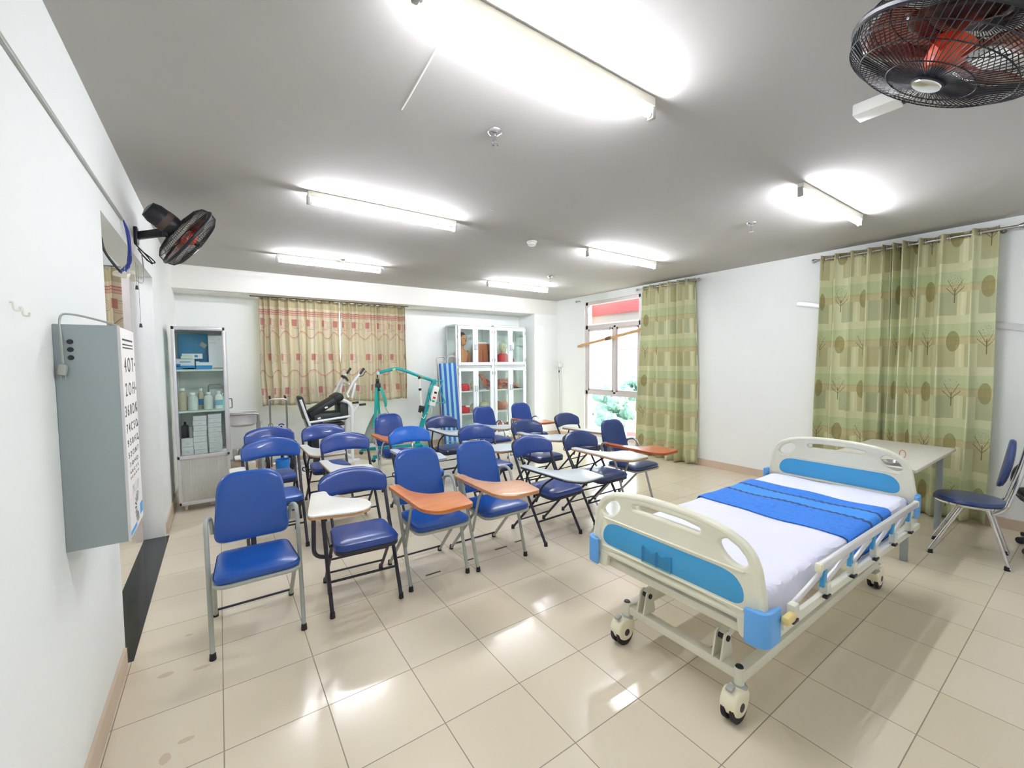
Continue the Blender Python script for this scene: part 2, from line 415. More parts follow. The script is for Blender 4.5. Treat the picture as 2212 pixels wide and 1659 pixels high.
def copy_tree(o, loc=None, rz=None, label=None, parent=None, swap=None):
    c = o.copy(); COL.objects.link(c)
    if parent: c.parent = parent
    if loc is not None: c.location = loc
    if rz is not None: c.rotation_euler = (0, 0, rz)
    if label: c['label'] = label
    if swap and c.type == 'MESH' and c.data.materials and c.data.materials[0] in swap:
        c.data = c.data.copy(); c.data.materials[0] = swap[c.data.materials[0]]
    for ch in list(o.children): copy_tree(ch, parent=c, swap=swap)
    return c
# ------------------------------------------------------------------ room
XL, XR, ZC, YN, YF, YB = -.46, 5.96, 2.86, -.42, 6.9, 7.45
struct(MB().b2(-2.6, XR + .2, YN - .2, YB + .2, -.1, 0).build('floor', FLOOR, smooth=False))
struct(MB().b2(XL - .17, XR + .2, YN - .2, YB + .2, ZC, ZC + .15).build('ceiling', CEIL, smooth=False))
# left wall with the door opening y 2.95..4.96, top 2.36
m = MB(); T = .15
m.b2(XL - T, XL, YN - .2, 2.95, 0, ZC); m.b2(XL - T, XL, 2.95, 4.96, 2.36, ZC); m.b2(XL - T, XL, 4.96, YB + .2, 0, ZC)
struct(m.build('wall_left', WALL, smooth=False))
# right wall with window opening y 4.72..6.05, z .13..2.73
m = MB(); wy0, wy1, wz0, wz1 = 4.72, 6.06, .13, 2.73
m.b2(XR, XR + .2, YN - .2, wy0, 0, ZC); m.b2(XR, XR + .2, wy1, YB + .2, 0, ZC); m.b2(XR, XR + .2, wy0, wy1, 0, wz0); m.b2(XR, XR + .2, wy0, wy1, wz1, ZC)
struct(m.build('wall_right', WALL, smooth=False))
m = MB(); bx0, bx1, bz0, bz1 = .75, 2.5, 1.15, 2.5
m.b2(XL, bx0, YB, YB + .2, 0, ZC); m.b2(bx1, XR, YB, YB + .2, 0, ZC); m.b2(bx0, bx1, YB, YB + .2, 0, bz0); m.b2(bx0, bx1, YB, YB + .2, bz1, ZC)
struct(m.build('wall_back', WALL, smooth=False))
struct(MB().b2(XL, XR, YN - .2, YN, 0, ZC).build('wall_front', WALL, smooth=False))
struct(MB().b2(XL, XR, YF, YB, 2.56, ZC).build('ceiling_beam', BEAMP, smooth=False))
struct(MB().b2(5.36, XR, YF, YB, 0, 2.56).build('wall_pier', WALL, smooth=False))
# skirting
struct(MB().b2(XR - .012, XR, YN, wy0 - .0, 0, .1).b2(XR - .012, XR, wy1, YF, 0, .1).build('baseboard_right', SKIRT, smooth=False))
struct(MB().b2(5.36, XR - .012, YF - .012, YF, 0, .1).b2(5.348, 5.36, YF - .012, YB, 0, .1).build('baseboard_pier', SKIRT, smooth=False))
struct(MB().b2(XL, 5.348, YB - .012, YB, 0, .1).build('baseboard_back', SKIRT, smooth=False))
struct(MB().b2(XL, XL + .014, YN, 2.90, 0, .11).b2(XL, XL + .012, 5.02, YB - .012, 0, .11).build('baseboard_left', SKIRT, smooth=False))
struct(MB().b2(XL - .15, XL + .03, 2.95, 4.96, -.02, .003).build('trim_1', GRANITE, smooth=False))
# small access hatch in the beam soffit
struct(MB().b2(-.30, .30, 6.97, 7.12, 2.552, 2.561).build('trim_2', BEAMP, smooth=False))
struct(MB().b2(XL, XR, YF - .006, YF, 2.82, 2.845, .002).build('trim_3', BEAMP, smooth=False))
# hairline filler seam on the ceiling
struct(MB().tube([(.776, 1.63, ZC), (.79, 1.85, ZC), (.80, 2.0, ZC), (.806, 2.12, ZC)], .004, 5).build('trim_4', WHITE))
# corridor beyond the door opening
struct(MB().b2(-2.6, XL - .15, 6.3, 6.45, 0, ZC).b2(-2.75, -2.6, YN, 6.45, 0, ZC).b2(-2.6, XL - .15, YN - .15, YN, 0, ZC).build('wall_corridor', WALL, smooth=False))
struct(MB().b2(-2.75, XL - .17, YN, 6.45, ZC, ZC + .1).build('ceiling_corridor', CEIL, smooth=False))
struct(MB().b2(-.66, -.61, 4.92, 4.98, 0, 2.40).b2(-.66, -.61, 2.93, 2.97, 0, 2.40).build('door_1', WFRAME, smooth=False))
# ------------------------------------------------------------------ window in the right wall
m = MB(); fx0, fx1 = XR + .03, XR + .10
def fr(y0, y1, z0, z1, d0=fx0, d1=fx1): m.b2(d0, d1, y0, y1, z0, z1, .004)
fr(wy0, wy0 + .06, wz0, wz1); fr(wy1 - .06, wy1, wz0, wz1); fr(wy0, wy1, wz0, wz0 + .07); fr(wy0, wy1, wz1 - .06, wz1)
fr(wy0, wy1, 2.20, 2.28); fr(wy0, wy1, .93, 1.01); fr(5.29, 5.35, .97, 2.24)
for a, b in ((wy0 + .06, 5.28), (5.36, wy1 - .06)):
    fr(a, a + .035, 1.01, 2.20, fx0 + .01, fx1 - .01); fr(b - .035, b, 1.01, 2.20, fx0 + .01, fx1 - .01); fr(a, b, 1.01, 1.045, fx0 + .01, fx1 - .01); fr(a, b, 2.165, 2.20, fx0 + .01, fx1 - .01)
win = struct(m.build('window_1', WFRAME, smooth=False))
struct(MB().b2(XR + .06, XR + .066, wy0 + .05, wy1 - .05, wz0 + .05, wz1 - .05).build('window_pane', GLASS, win, smooth=False))
# window behind the beige curtains
m = MB()
for a, b, c, d in ((bx0, bx0 + .06, bz0, bz1), (bx1 - .06, bx1, bz0, bz1), (bx0, bx1, bz0, bz0 + .06), (bx0, bx1, bz1 - .06, bz1), (1.6, 1.65, bz0, bz1)): m.b2(a, b, YB + .05, YB + .12, c, d)
win2 = struct(m.build('window_2', WFRAME, smooth=False))
struct(MB().b2(bx0, bx1, YB + .08, YB + .086, bz0, bz1).build('window_pane', GLASS, win2, smooth=False))
# ------------------------------------------------------------------ strip lights
def strip_light(x, y, label, drop=0.):
    t = thing('strip_light', label, 'ceiling light', (x, y, ZC), 0, 'fluorescent strip lights on the ceiling')
    MB().b2(-.61, .61, -.022, .022, -.044, 0, .004).build('light_batten', CREAM, t)
    for s in (-1, 1):
        h = MB().b2(s * .607 - .012, s * .607 + .012, -.018, .018, -.098, -.03, .005).build('lamp_holder', GREYP, t)
        MB().cyl((s * .594, 0, -.078), (s * .585, 0, -.078), .0145, 12).build('end_cap', ALU, h)
    MB().cyl((-.585, 0, -.078), (.585, 0, -.078), .0135, 14).build('tube', TUBEM, t)
    return t
strip_light(1.18, 1.36, 'lit fluorescent strip light nearest the camera, over the open tiles before the chairs')
strip_light(1.20, 3.49, 'lit fluorescent strip light above the first two rows of chairs, on the wall fan side')
strip_light(1.21, 5.65, 'lit fluorescent strip light just before the beam over the beige curtains')
strip_light(4.11, 5.70, 'lit fluorescent strip light just before the beam over the white display cabinet')
strip_light(4.07, 3.48, 'lit fluorescent strip light near the single green curtain, third away from the display cabinet')
strip_light(4.11, 1.37, 'lit fluorescent strip light above the hospital bed, near the paired green curtains')
t = strip_light(-1.6, 4.2, 'added strip light, out of view, brightening the corridor beyond the doorway')  # unseen extra lamp, added to brighten the corridor through the doorway
def sprinkler(x, y, label, big=False):
    t = thing('sprinkler_head', label, 'sprinkler', (x, y, ZC), 0, 'ceiling sprinkler heads')
    MB().lathe([(0, 0), (.042, 0), (.04, -.008), (.03, -.016), (.016, -.02), (0, -.02)], 18).build('escutcheon', CHROME, t)
    m = MB().cyl((0, 0, -.015), (0, 0, -.05), .009, 10).build('sprinkler_body', CHROME, t)
    MB().tube([(.009, 0, -.045), (.014, 0, -.06), (.004, 0, -.075)], .003, 5).tube([(-.009, 0, -.045), (-.014, 0, -.06), (-.004, 0, -.075)], .003, 5).build('yoke', CHROME, m)
    MB().lathe([(0, -.074), (.02, -.074), (.02, -.078), (0, -.08)], 14).build('deflector', CHROME, t)
sprinkler(1.305, 2.03, 'chrome sprinkler head closest to the camera, below the near strip light')
sprinkler(4.14, 2.02, 'chrome sprinkler head on the ceiling between the two strip lights over the bed side')
sprinkler(4.14, 4.94, 'small chrome sprinkler head above the strip light by the display cabinet')
sprinkler(1.31, 5.55, 'chrome sprinkler head just behind the strip light over the beige curtains')
t = thing('smoke_detector', 'round white smoke detector on the ceiling in the middle of the room', 'smoke detector', (2.79, 3.63, ZC))
MB().lathe([(0, 0), (.055, 0), (.055, -.012), (.05, -.016), (0, -.016)], 24).build('detector_base', WHITEP, t)
MB().lathe([(0, -.016), (.046, -.016), (.044, -.035), (.03, -.046), (0, -.05)], 24).build('detector_head', WHITEP, t)
tag(MB().lathe([(0, 0), (.014, 0), (.012, -.006), (0, -.006)], 12).build('ceiling_plug', GREYP, None, (1.94, 3.07, ZC)), 'small dark round plug on the ceiling beside a strip light', 'ceiling plug')
t = thing('cable_trunking', 'white cable trunking with an open end box on the ceiling beside the large fan', 'trunking', (2.72, .7, ZC))
MB().b2(-.055, .055, -.05, .12, -.055, 0, .004).build('end_box', WHITEP, t)
MB().b2(-.03, .045, -1.1, -.05, -.035, 0, .003).build('trunking_run', WHITEP, t)
MB().b2(.02, .05, -.06, -.045, -.045, -.02).build('cable_hole', BLACKPL, t)
# ------------------------------------------------------------------ classroom chairs
GRP = 'blue classroom chairs set out in rows'
def foot(m_par, x, y, big=1.0):
    MB().lathe([(0, 0), (.0165 * big, 0), (.0165 * big, .006), (.0145 * big, .035), (.0, .035)], 12, Matrix.Translation((x, y, 0))).build('rubber_foot', RUBBER, m_par)
TAB_L = round_poly([(-.275, .05), (-.20, .05), (-.192, -.18), (-.10, -.325), (.045, -.34), (.085, -.40), (.05, -.655), (-.20, -.665), (-.272, -.56)], [.03, .03, .1, .1, .05, .04, .035, .05, .08], 5)
TAB_ROUND = round_poly([(-.30, -.015), (-.205, .005), (-.20, -.15), (-.15, -.20), (-.02, -.285), (.02, -.42), (-.05, -.51), (-.11, -.515), (-.33, -.465), (-.355, -.42)], [.02, .05, .05, .05, .06, .08, .05, .03, .04, .03], 5)
TAB_ROUND = round_poly([(-.295, -.01), (-.205, .005), (-.20, -.13), (-.13, -.215), (-.02, -.285), (.005, -.40), (-.03, -.49), (-.11, -.515), (-.34, -.468), (-.352, -.43)], [.02, .05, .04, .05, .05, .07, .05, .03, .035, .03], 5)
def tablet(t, outline, z, m, em, fm, tall):
    tb = MB().prism(outline, z + .003, z + .019, bev=.003).build('writing_tablet', m, t)
    MB().prism(outline, z - .006, z + .012, bev=.0015).build('tablet_edge', em, tb)
    return tb
TAB_STUB = round_poly([(-.325, -.03), (-.215, -.02), (-.212, -.20), (-.325, -.21)], .035, 5)
def seat_outline(wf, wb, y0, y1): return round_poly([(-wb / 2, y1), (-wf / 2, y0), (wf / 2, y0), (wb / 2, y1)], [.05, .08, .08, .05], 5)
def chair_a(name, label, vin, fm, tab=None, em=None):
    """tall padded back on a tube frame with looped arms"""
    t = thing(name, label, 'chair', group=GRP); R = .0125
    for s in (-1, 1):
        pts = fillet([(s * .222, -.235, .012), (s * .232, -.06, .53), (s * .236, .015, .69), (s * .215, .14, .66), (s * .205, .135, .56)], .07, 6)
        l = MB().tube(pts, R, 10).build('front_leg', fm, t); foot(l, s * .222, -.235)
        l = MB().tube([(s * .205, -.15, .425), (s * .212, .235, .012)], R, 10).build('rear_leg', fm, t); foot(l, s * .212, .235)
    MB().tube([(-.212, .20, .055), (.212, .20, .055)], .0075, 8).build('stretcher', DARKF, t)
    MB().rtube((0, .07, .43), (0, .15, .60), .03, .006).build('back_bracket', DARKF, t)
    fr_ = MB().prism(seat_outline(.43, .38, -.345, .085), .412, .432, bev=.006).build('seat_frame', fm, t)
    MB().pad(seat_outline(.425, .375, -.34, .08), .432, .478, dome=.75).build('seat', vin, t)
    out = round_poly([(-.205, .50), (.205, .50), (.175, .905), (-.175, .905)], [.07, .07, .11, .11], 7)
    tilt = lambda v: Vector((v.x, v.y + (v.z - .5) * .24 + .10 + v.x * v.x * -.5, v.z))
    MB().pad(out, -.028, .024, 'xz', bend=tilt, dome=.5).build('backrest', vin, t)
    if tab:
        z = .665
        tablet(t, TAB_L, z, tab, em or tab, fm, True)
        MB().tube(fillet([(-.232, -.05, .60), (-.245, -.02, .655), (-.24, -.10, .658)], .03), .009, 8).tube(fillet([(-.228, -.165, .29), (-.225, -.27, .60), (-.20, -.34, .657), (-.16, -.42, .660)], .06), .010, 8).build('tablet_support', fm, t)
        MB().box((-.236, .0, .60), (.02, .06, .09), None, .005).build('hinge_plate', fm, t)
    return t
def chair_b(name, label, vin, fm, tab=None, em=None, shape='L', dz=0., tz=.665):
    """folding chair with short curved backrest"""
    t = thing(name, label, 'chair', group=GRP); R = .0125
    for s in (-1, 1):
        l = MB().tube([(s * .215, -.235, .012), (s * .218, .055, .47)], R, 10).build('front_leg', fm, t); foot(l, s * .215, -.235)
        l = MB().tube([(s * .192, -.13, .415), (s * .196, .25, .012)], R * .9, 10).build('rear_leg', fm, t); foot(l, s * .196, .25)
        MB().rtube((s * .205, -.12, .405), (s * .205, .06, .46), .006, .02).build('seat_link', fm, t)
    MB().tube(fillet([(-.218, .055, .47), (-.222, .210, .74 + dz), (-.205, .236, .788 + dz), (-.12, .258, .818 + dz), (.12, .258, .818 + dz), (.205, .236, .788 + dz), (.222, .210, .74 + dz), (.218, .055, .47)], .09, 5), R, 10).build('back_frame', fm, t)
    MB().tube([(-.215, -.13, .178), (.215, -.13, .178)], .0085, 8).build('stretcher', fm, t)
    MB().tube([(-.194, .165, .105), (.194, .165, .105)], .0075, 8).build('stretcher', fm, t)
    MB().tube([(-.193, .02, .26), (.193, .02, .26)], .0075, 8).build('stretcher', fm, t)
    MB().prism(seat_outline(.40, .36, -.31, .06), .402, .428, bev=.006).build('seat_frame', fm, t)
    MB().pad(seat_outline(.405, .365, -.315, .065), .425, .482, dome=.7).build('seat', vin, t)
    top = [(x, .840 - .075 * abs(x / .235) ** 2.9) for x in [.235 * cos(pi * i / 16) for i in range(17)]]
    out = top[:] + [(-.237, .70), (-.225, .662), (-.17, .664), (-.09, .672), (0, .674), (.09, .672), (.17, .664), (.225, .662), (.237, .70)]
    out = round_poly(out, .02, 2)
    tilt = lambda v: Vector((v.x, v.y + .205 + (v.z - .70) * .32 - v.x * v.x * 1.0, v.z + dz))
    MB().pad(out, -.030, .014, 'xz', bend=tilt, dome=.6).build('backrest', vin, t)
    if tab:
        if shape == 'L':
            z = tz; tablet(t, TAB_L, z, tab, em or tab, fm, False); k = z - .665
            MB().tube(fillet([(-.222, .02, .45), (-.246, -.02, .56), (-.246, -.06, .658 + k)], .04), .010, 8).tube(fillet([(-.222, -.12, .36), (-.238, -.22, .56 + k), (-.20, -.35, .657 + k), (-.15, -.40, .659 + k)], .07), .009, 8).tube(fillet([(-.24, -.02, .40), (-.255, .03, .40), (-.25, .03, .44), (-.20, -.10, .43)], .015), .006, 6).build('tablet_support', fm, t)
        elif shape == 'S':
            tablet(t, TAB_STUB, tz, tab, em or tab, fm, False)
            MB().tube(fillet([(-.222, -.10, .36), (-.262, -.12, .46), (-.265, -.10, tz - .004)], .05), .010, 8).build('tablet_support', fm, t)
        else:
            z = tz; tablet(t, TAB_ROUND, z, tab, em or tab, fm, False)
            MB().tube(fillet([(-.315, -.36, z - .004), (-.315, -.30, .44), (-.215, -.26, .40)], .06), .0125, 10).tube([(-.27, -.40, z - .004), (-.218, -.16, .12)], .0125, 10).build('tablet_support', fm, t)
    return t
CH = [
 ('a', .140, 2.95, 0, BLUEV, GREYP, None, None, 'grey-framed chair with tall blue back and no writing tablet, front row beside the doorway'),
 ('r', .757, 2.955, -.07, BLUEV2, DARKF, LAMW, EDGE, 'dark folding chair with a rounded white tablet, front row beside the chair without tablet'),
 ('a', 1.262, 2.98, 0, BLUEV, GREYP, WOOD, WOOD, 'grey-framed tall-backed chair with bright orange tablet, between the rounded white tablet and another orange tablet'),
 ('a', 1.782, 2.95, 0, BLUEV, GREYP, WOOD2, WOOD2, 'grey-framed tall-backed chair with paler orange tablet, front row next to a folding chair'),
 ('b', 2.455, 3.00, .05, BLUEV2, DARKF, LAMG, EDGED, 'dark folding chair with dark-edged pale tablet, front row beside the paler orange tablet'),
 ('b', 3.155, 3.08, 0, BLUEV4, DARKF, LAMW, EDGE, 'dark folding chair with white tablet, front row, just behind the bed footboard corner'),
 ('a', 3.72, 3.16, .02, BLUEV4, STEEL, WOODR, WOODR, 'chrome-framed tall-backed chair with red-brown tablet, in front of the single green curtain'),
 ('s', .365, 4.20, 0, BLUEV, DARKF, LAMW, EDGE, 'dark folding chair directly behind the chair without tablet, second row'),
 ('b', 1.02, 4.24, 0, BLUEV2, DARKF, LAMW, EDGE, 'dark folding chair with white tablet, second row behind the rounded white tablet'),
 ('b', 1.70, 4.25, 0, BLUEV3, DARKF, LAMG, LAMG, 'folding chair with brighter, lighter blue backrest, behind the bright orange tablet'),
 ('b', 2.44, 4.06, 0, BLUEV2, DARKF, LAMG, EDGE, 'dark folding chair with pale tablet, second row behind the paler orange tablet'),
 ('b', 3.19, 4.08, 0, BLUEV4, DARKF, LAMG, EDGE, 'dark folding chair with pale tablet, second row behind the dark-edged tablet'),
 ('b', 4.0, 4.20, .12, BLUEV4, DARKF, LAMG, EDGE, 'dark folding chair whose curved backrest stands beside the window, second row'),
 ('s', .42, 4.97, 0, BLUEV2, DARKF, LAMW, EDGE, 'dark folding chair in the back row nearest the glass medicine cabinet'),
 ('b', .975, 5.08, 0, BLUEV2, DARKF, LAMW, EDGE, 'dark folding chair with white tablet, back row in front of the standing lift chair'),
 ('a', 1.82, 5.33, 0, BLUEV2, CHROME, WOOD, WOOD, 'chrome-framed tall-backed chair with orange tablet, back row in front of the teal hoist sling'),
 ('b', 2.50, 5.12, 0, BLUEV4, DARKF, LAMG, EDGED, 'dark folding chair with grey tablet, back row in front of the striped stretcher'),
 ('a', 3.30, 5.36, 0, BLUEV2, CHROME, LAMG, EDGE, 'tall-backed chair with grey tablet, back row in front of the display cabinet doors'),
 ('a', 4.06, 5.44, 0, BLUEV2, CHROME, WOODR, WOODR, 'tall-backed chair with thin red-brown tablet, back row near the pier'),
]
DZ = {1: (-.025, .722), 4: (.03, .637), 5: (-.01, .695), 7: (.06, .70), 8: (.035, .645), 9: (.035, .665), 10: (.01, .695), 11: (.005, .715), 12: (.02, .69), 13: (.06, .66), 14: (.03, .665), 16: (.005, .70)}
for n_, (k, x, y, rz, vin, fm, tab, em, lab) in enumerate(CH):
    t = chair_a('tablet_chair' if tab else 'padded_chair', lab, vin, fm, tab, em) if k == 'a' else chair_b('folding_tablet_chair', lab, vin, fm, tab, em, {'b': 'L', 'r': 'R', 's': 'S'}[k], *DZ[n_])
    t.location = (x, y, 0); t.rotation_euler.z = rz
# ------------------------------------------------------------------ hospital bed (local x along the bed, y across, origin on the floor)
BX, BY = 2.80, 1.23
bed = thing('hospital_bed', 'hospital bed with ivory end boards, blue panels and casters', 'bed', (BX, BY, 0))
def mir(h): return h + [(-x, z) for x, z in h[::-1]]
def teardrop(s):
    p = [(.27, .805), (.30, .832), (.35, .826), (.385, .80), (.402, .765), (.388, .735), (.35, .727), (.305, .748), (.278, .78)]
    p = round_poly(p, .02, 3); return [(s * x, z) for x, z in p]
def endboard(x, dz, name, out):
    oh = [(0, .899), (.12, .896), (.22, .886), (.31, .869), (.38, .838), (.42, .80), (.446, .74), (.462, .63), (.476, .52), (.478, .435), (.365, .435), (.352, .515), (.325, .536), (.2, .545), (0, .548)]
    ol = mir(oh)[:-1]; ol = round_poly(ol, .02, 3)
    slot = round_poly([(-.185, .812), (-.19, .835), (-.1, .848), (.1, .848), (.19, .835), (.185, .812), (.09, .815), (-.09, .815)], .014, 3)
    o = MB().prism([ol, teardrop(1), teardrop(-1), slot], -.019, .019, 'yz', bev=.011).build(name, BEDP, bed, (x, 0, dz))
    # rounded hand rail along the top and ribs
    MB().tube([(0, y, z) for y, z in mir([(0, .882), (.12, .879), (.22, .869), (.305, .852), (.365, .823), (.40, .788), (.424, .735), (.440, .63), (.455, .52)])], .021, 10).build('hand_rail', BEDP, o)
    pl_ = mir([(0, .70), (.30, .70), (.352, .686), (.385, .64), (.385, .59), (.355, .57), (0, .57)])[:-1]
    pl_ = round_poly(pl_, .03, 3)
    for s in (-1, 1): MB().prism(pl_, s * .0185 - .002, s * .0185 + .002, 'yz', bev=.001).build('blue_panel', BEDB, o)
    for z in (.715, .556):
        m = MB()
        for s in (-1, 1): m.tube([(s * .019, y, z) for y in (-.385, -.2, .2, .385)], .006, 6)
        m.build('rib', BEDP, o)
    for s in (-1, 1):
        b = [(out * .014, s * .49), (-out * .075, s * .49), (-out * .075, s * .475), (0, s * .46), (out * .026, s * .44), (out * .034, s * .40), (out * .05, s * .40), (out * .05, s * .445), (out * .04, s * .475)]
        MB().prism(round_poly([(px, py) for px, py in b], .012, 3), .445, .587, bev=.004).build('corner_bumper', BEDB2, bed, (x, 0, dz))
    return o
fb = endboard(-1.045, 0, 'footboard', -1)
hb = endboard(1.09, .068, 'headboard', 1)
m = MB().b2(-.0345, -.0315, -.053, .115, .570, .575); m.prism(round_poly([(.115, .572), (.115, .652), (.085, .648), (.055, .628), (.03, .65), (.0, .632), (-.03, .65), (-.053, .648), (-.053, .572)], .008, 2), -.0345, -.0325, 'yz')
m.b2(-.0345, -.021, .108, .115, .572, .652).b2(-.0345, -.021, -.053, -.046, .572, .65).b2(-.0345, -.021, .026, .034, .572, .645)
m.build('card_holder', glassmat('clear_acrylic', 'e4f3f6', 1.0, .15), bed, (-1.045, 0, 0), smooth=False)
# upper frame
m = MB()
for s in (-1, 1): m.rtube((-1.03, s * .470, .475), (1.07, s * .470, .475), .03, .035)
for x in (-1.0, -.35, .35, 1.04): m.rtube((x, -.455, .445), (x, .455, .445), .04, .04)
m.build('bed_frame', BEDM, bed)
m = MB()
for i in range(9): m.b2(-.98 + i * .225, -.80 + i * .225, -.40, .40, .485, .497, .003)
m.build('mattress_deck', BEDM, bed)
for s in (-1, 1):
    p = MB().rtube((-1.008, s * .43, .47), (-1.008, s * .43, .56), .034, .034, (1, 0, 0)).build('corner_post', BEDM, bed); MB().box((-1.008, s * .43, .563), (.032, .032, .008), None, .003).build('post_cap', BLACKPL, p)
# base frame with pivots and casters
m = MB()
for s in (-1, 1): m.rtube((-.955, s * .315, .185), (.865, s * .315, .185), .045, .05)
for x in (-.925, .84): m.rtube((x, -.315, .180), (x, .315, .180), .05, .045)
m.build('base_frame', BEDM, bed)
for s in (-1, 1):
    for x in (-.905, .30):
        MB().prism(round_poly([(-.055, .195), (.05, .195), (.022, .325), (-.022, .325)], .02, 3), -.004, .004, 'xz', org=(x, s * .235, 0)).prism(round_poly([(-.055, .195), (.05, .195), (.022, .325), (-.022, .325)], .02, 3), -.004, .004, 'xz', org=(x, s * .195, 0)).build('pivot_bracket', BEDM, bed)
        MB().cyl((x, s * .185, .295), (x, s * .245, .295), .014, 12).build('pivot_pin', BLACKPL, bed)
        MB().rtube((x, s * .215, .295), (x + .50, s * .215, .425), .034, .045).build('lift_arm', BEDM, bed)
def caster(cx, cy, tx, ang):
    st = MB().cyl((cx, cy, .125), (cx, cy, .222), .021, 14).build('caster_stem', BEDM, bed)
    MB().lathe([(0, .222), (.018, .222), (.015, .227), (0, .227)], 14, Matrix.Translation((cx, cy, 0))).build('post_cap', BLACKPL, st)
    Rz = Matrix.Translation((cx, cy, 0)) @ Matrix.Rotation(ang, 4, 'Z')
    # housing: rounded shell seen from the side, trailing along -x
    sh = round_poly([(.028, .135), (.03, .075), (.0, .030), (-.045, .022), (-.095, .05), (-.105, .095), (-.085, .135), (-.06, .15), (-.03, .142)], .03, 4)
    M3 = Rz.to_3x3(); og = Vector((cx, cy, 0))
    h = MB().prism(sh, -.036, .036, 'xz', bev=.012, rot=M3, org=og).build('caster_housing', CREAMPL, bed)
    MB().lathe([(0, .118), (.034, .118), (.034, .138), (.024, .146), (0, .146)], 18, Rz).build('caster_collar', GREYP, h)
    wc = og + M3 @ Vector((-.04, 0, .0625)); ax = M3 @ Vector((0, 1, 0))
    m = MB()
    for s in (-1, 1): m.tube([wc + ax * (s * .008), wc + ax * (s * .012), wc + ax * (s * .028), wc + ax * (s * .031)], [.058, .0625, .0625, .057], 26)
    m.build('wheel', RUBBER, h)
    m = MB()
    for s in (-1, 1): m.tube([wc + M3 @ Vector((.0, 0, .012)) + ax * (s * .034), wc + M3 @ Vector((.0, 0, .012)) + ax * (s * .0375)], .019, 18)
    m.build('hub_cap', BLACKPL, h)
    pe = MB().box(og + M3 @ Vector((-.075, 0, .158)), (.035, .03, .016), M3 @ rotm(0, -.3), .004).build('brake_pedal', GREYP, h)
for sy in (-1, 1):
    caster(-.945, sy * .315, 0, .0); caster(.855, sy * .315, 0, pi)
# folded side rail on the window-table side
Y = -.497
rail = MB().rtube((-.62, Y, .655), (.93, Y - .0, .628), .026, .040, bev=.010).build('side_rail', ALU, bed)
for x, z in ((-.63, .655), (.94, .628)): MB().box((x, Y, z), (.03, .03, .044), None, .009).build('rail_end_cap', CREAMPL, rail)
low = MB().rtube((-.98, Y + .005, .515), (1.03, Y + .005, .462), .022, .036, bev=.004).build('lower_rail', BEDM, bed)
for i in range(6):
    x = -.90 + i * .335; z = .512 - i * .0075
    MB().box((x, Y - .005, z + .045), (.045, .032, .06), None, .005).build('rail_bracket', BEDM, bed)
    MB().box((x - .02, Y - .018, z + .015), (.05, .02, .012), None, .003).build('bracket_pad', BLACKPL, bed)
    b = Vector((x + .33, Y + .004, .625 - i * .004)) if i < 5 else Vector((x + .10, Y + .004, .60))
    MB().rtube((x, Y + .004, z + .055), b, .014, .026, bev=.004).build('rail_strut', ALU, bed)
    if i < 5: MB().rtube((x + .31, Y - .002, .555), (x + .325, Y - .002, .635), .018, .034, (1, 0, 0), .004).build('rail_link', BEDB, bed)
MB().box((-.955, Y - .012, .545), (.075, .03, .035), None, .010).build('release_knob', YELLOW, bed)
MB().tube(smoothpts([(-.55, .22, .30), (-.50, .20, .19), (-.46, .18, .13), (-.40, .15, .12), (-.37, .12, .18), (-.42, .10, .28)]), .004, 6).build('hanging_cable', CREAM, bed)
# mattress, sheet and runner
tag(MB().b2(-.975, 1.05, -.415, .415, .499, .611, .03).build('mattress', mat('mattress_grey', 'd9d9dd', .7, var=.03), None, (BX, BY, 0)), 'thin pale mattress on the hospital bed under the white sheet', 'mattress')
SHEET = mat('white_sheet', 'e9eafa', .8, var=.02, scale=3, bump=.15)
RUNA = newmat('blue_runner'); 
def sheet_z(x, y, off):
    """mattress top with drape down the side facing the table (y<0), x,y local"""
    ripple = .003 * sin(x * 9 + y * 5) + .002 * sin(x * 23 - y * 11) + .0025 * sin(y * 17 + x * 3)
    return .620 + off + ripple
def drape(u0, u1, v_hang, off, hang=lambda x: .16, nu=90, nv=60, hang_l=.07):
    """strip across the bed from x=u0..u1; arc-length across from the far edge to the hanging near edge"""
    W = .42 + off
    def f(i, j):
        x = u0 + (u1 - u0) * i; h = hang(x); L = hang_l + 2 * W + h; s = j * L
        if s < hang_l: y, z = W + .006, .620 - (hang_l - s); y += .006 * sin(x * 14)
        elif s < hang_l + 2 * W: y = W - (s - hang_l); z = sheet_z(x, y, 0)
        else:
            d = s - hang_l - 2 * W; y = -W - .004 - .010 * (d / .16) * (1 + sin(x * 26 + 1.3 * sin(x * 7))) * .6; z = .620 - d
        e = min(1, (W - abs(y)) / .025) if abs(y) < W else 0
        z -= (1 - e) ** 2 * .010 if abs(y) < W else .010
        return Vector((x, y, z + off))
    return f
o = MB().grid(110, 60, drape(-.985, 1.05, 0, .004, lambda x: .11 + .075 * math.exp(-((x + .84) / .10) ** 2) - .03 * math.exp(-((x + .45) / .2) ** 2))).build('bed_sheet', SHEET, None, (BX, BY, 0), solid=.003)
tag(o, 'white bed sheet spread over the mattress, hanging in folds by the footboard', 'bed sheet')
m = MB().grid(8, 50, lambda i, j: Vector((-.988 - .004 * sin(j * 40), -.405 + .81 * j, .624 - i * .11)))
m.build('end_fold', SHEET, o, solid=.002)
mt, nt, b = RUNA; u, v, _ = xyz(nt, 'obj')
wob = noise(nt, 55) * .012
c = mixc(nt, noise(nt, 40, 4).gt(.57) * .35, lin('2f7fe0'), lin('1f5fc0')); c = mixc(nt, (u - .395).abs().lt(.095) * .8, c, lin('3f95ec'))
zz = (v * 150.0).sin() * .006; st = (u - .30 + wob + zz).abs().lt(.017).max((u - .49 + wob - zz).abs().lt(.017)) * noise(nt, 90).gt(.36)
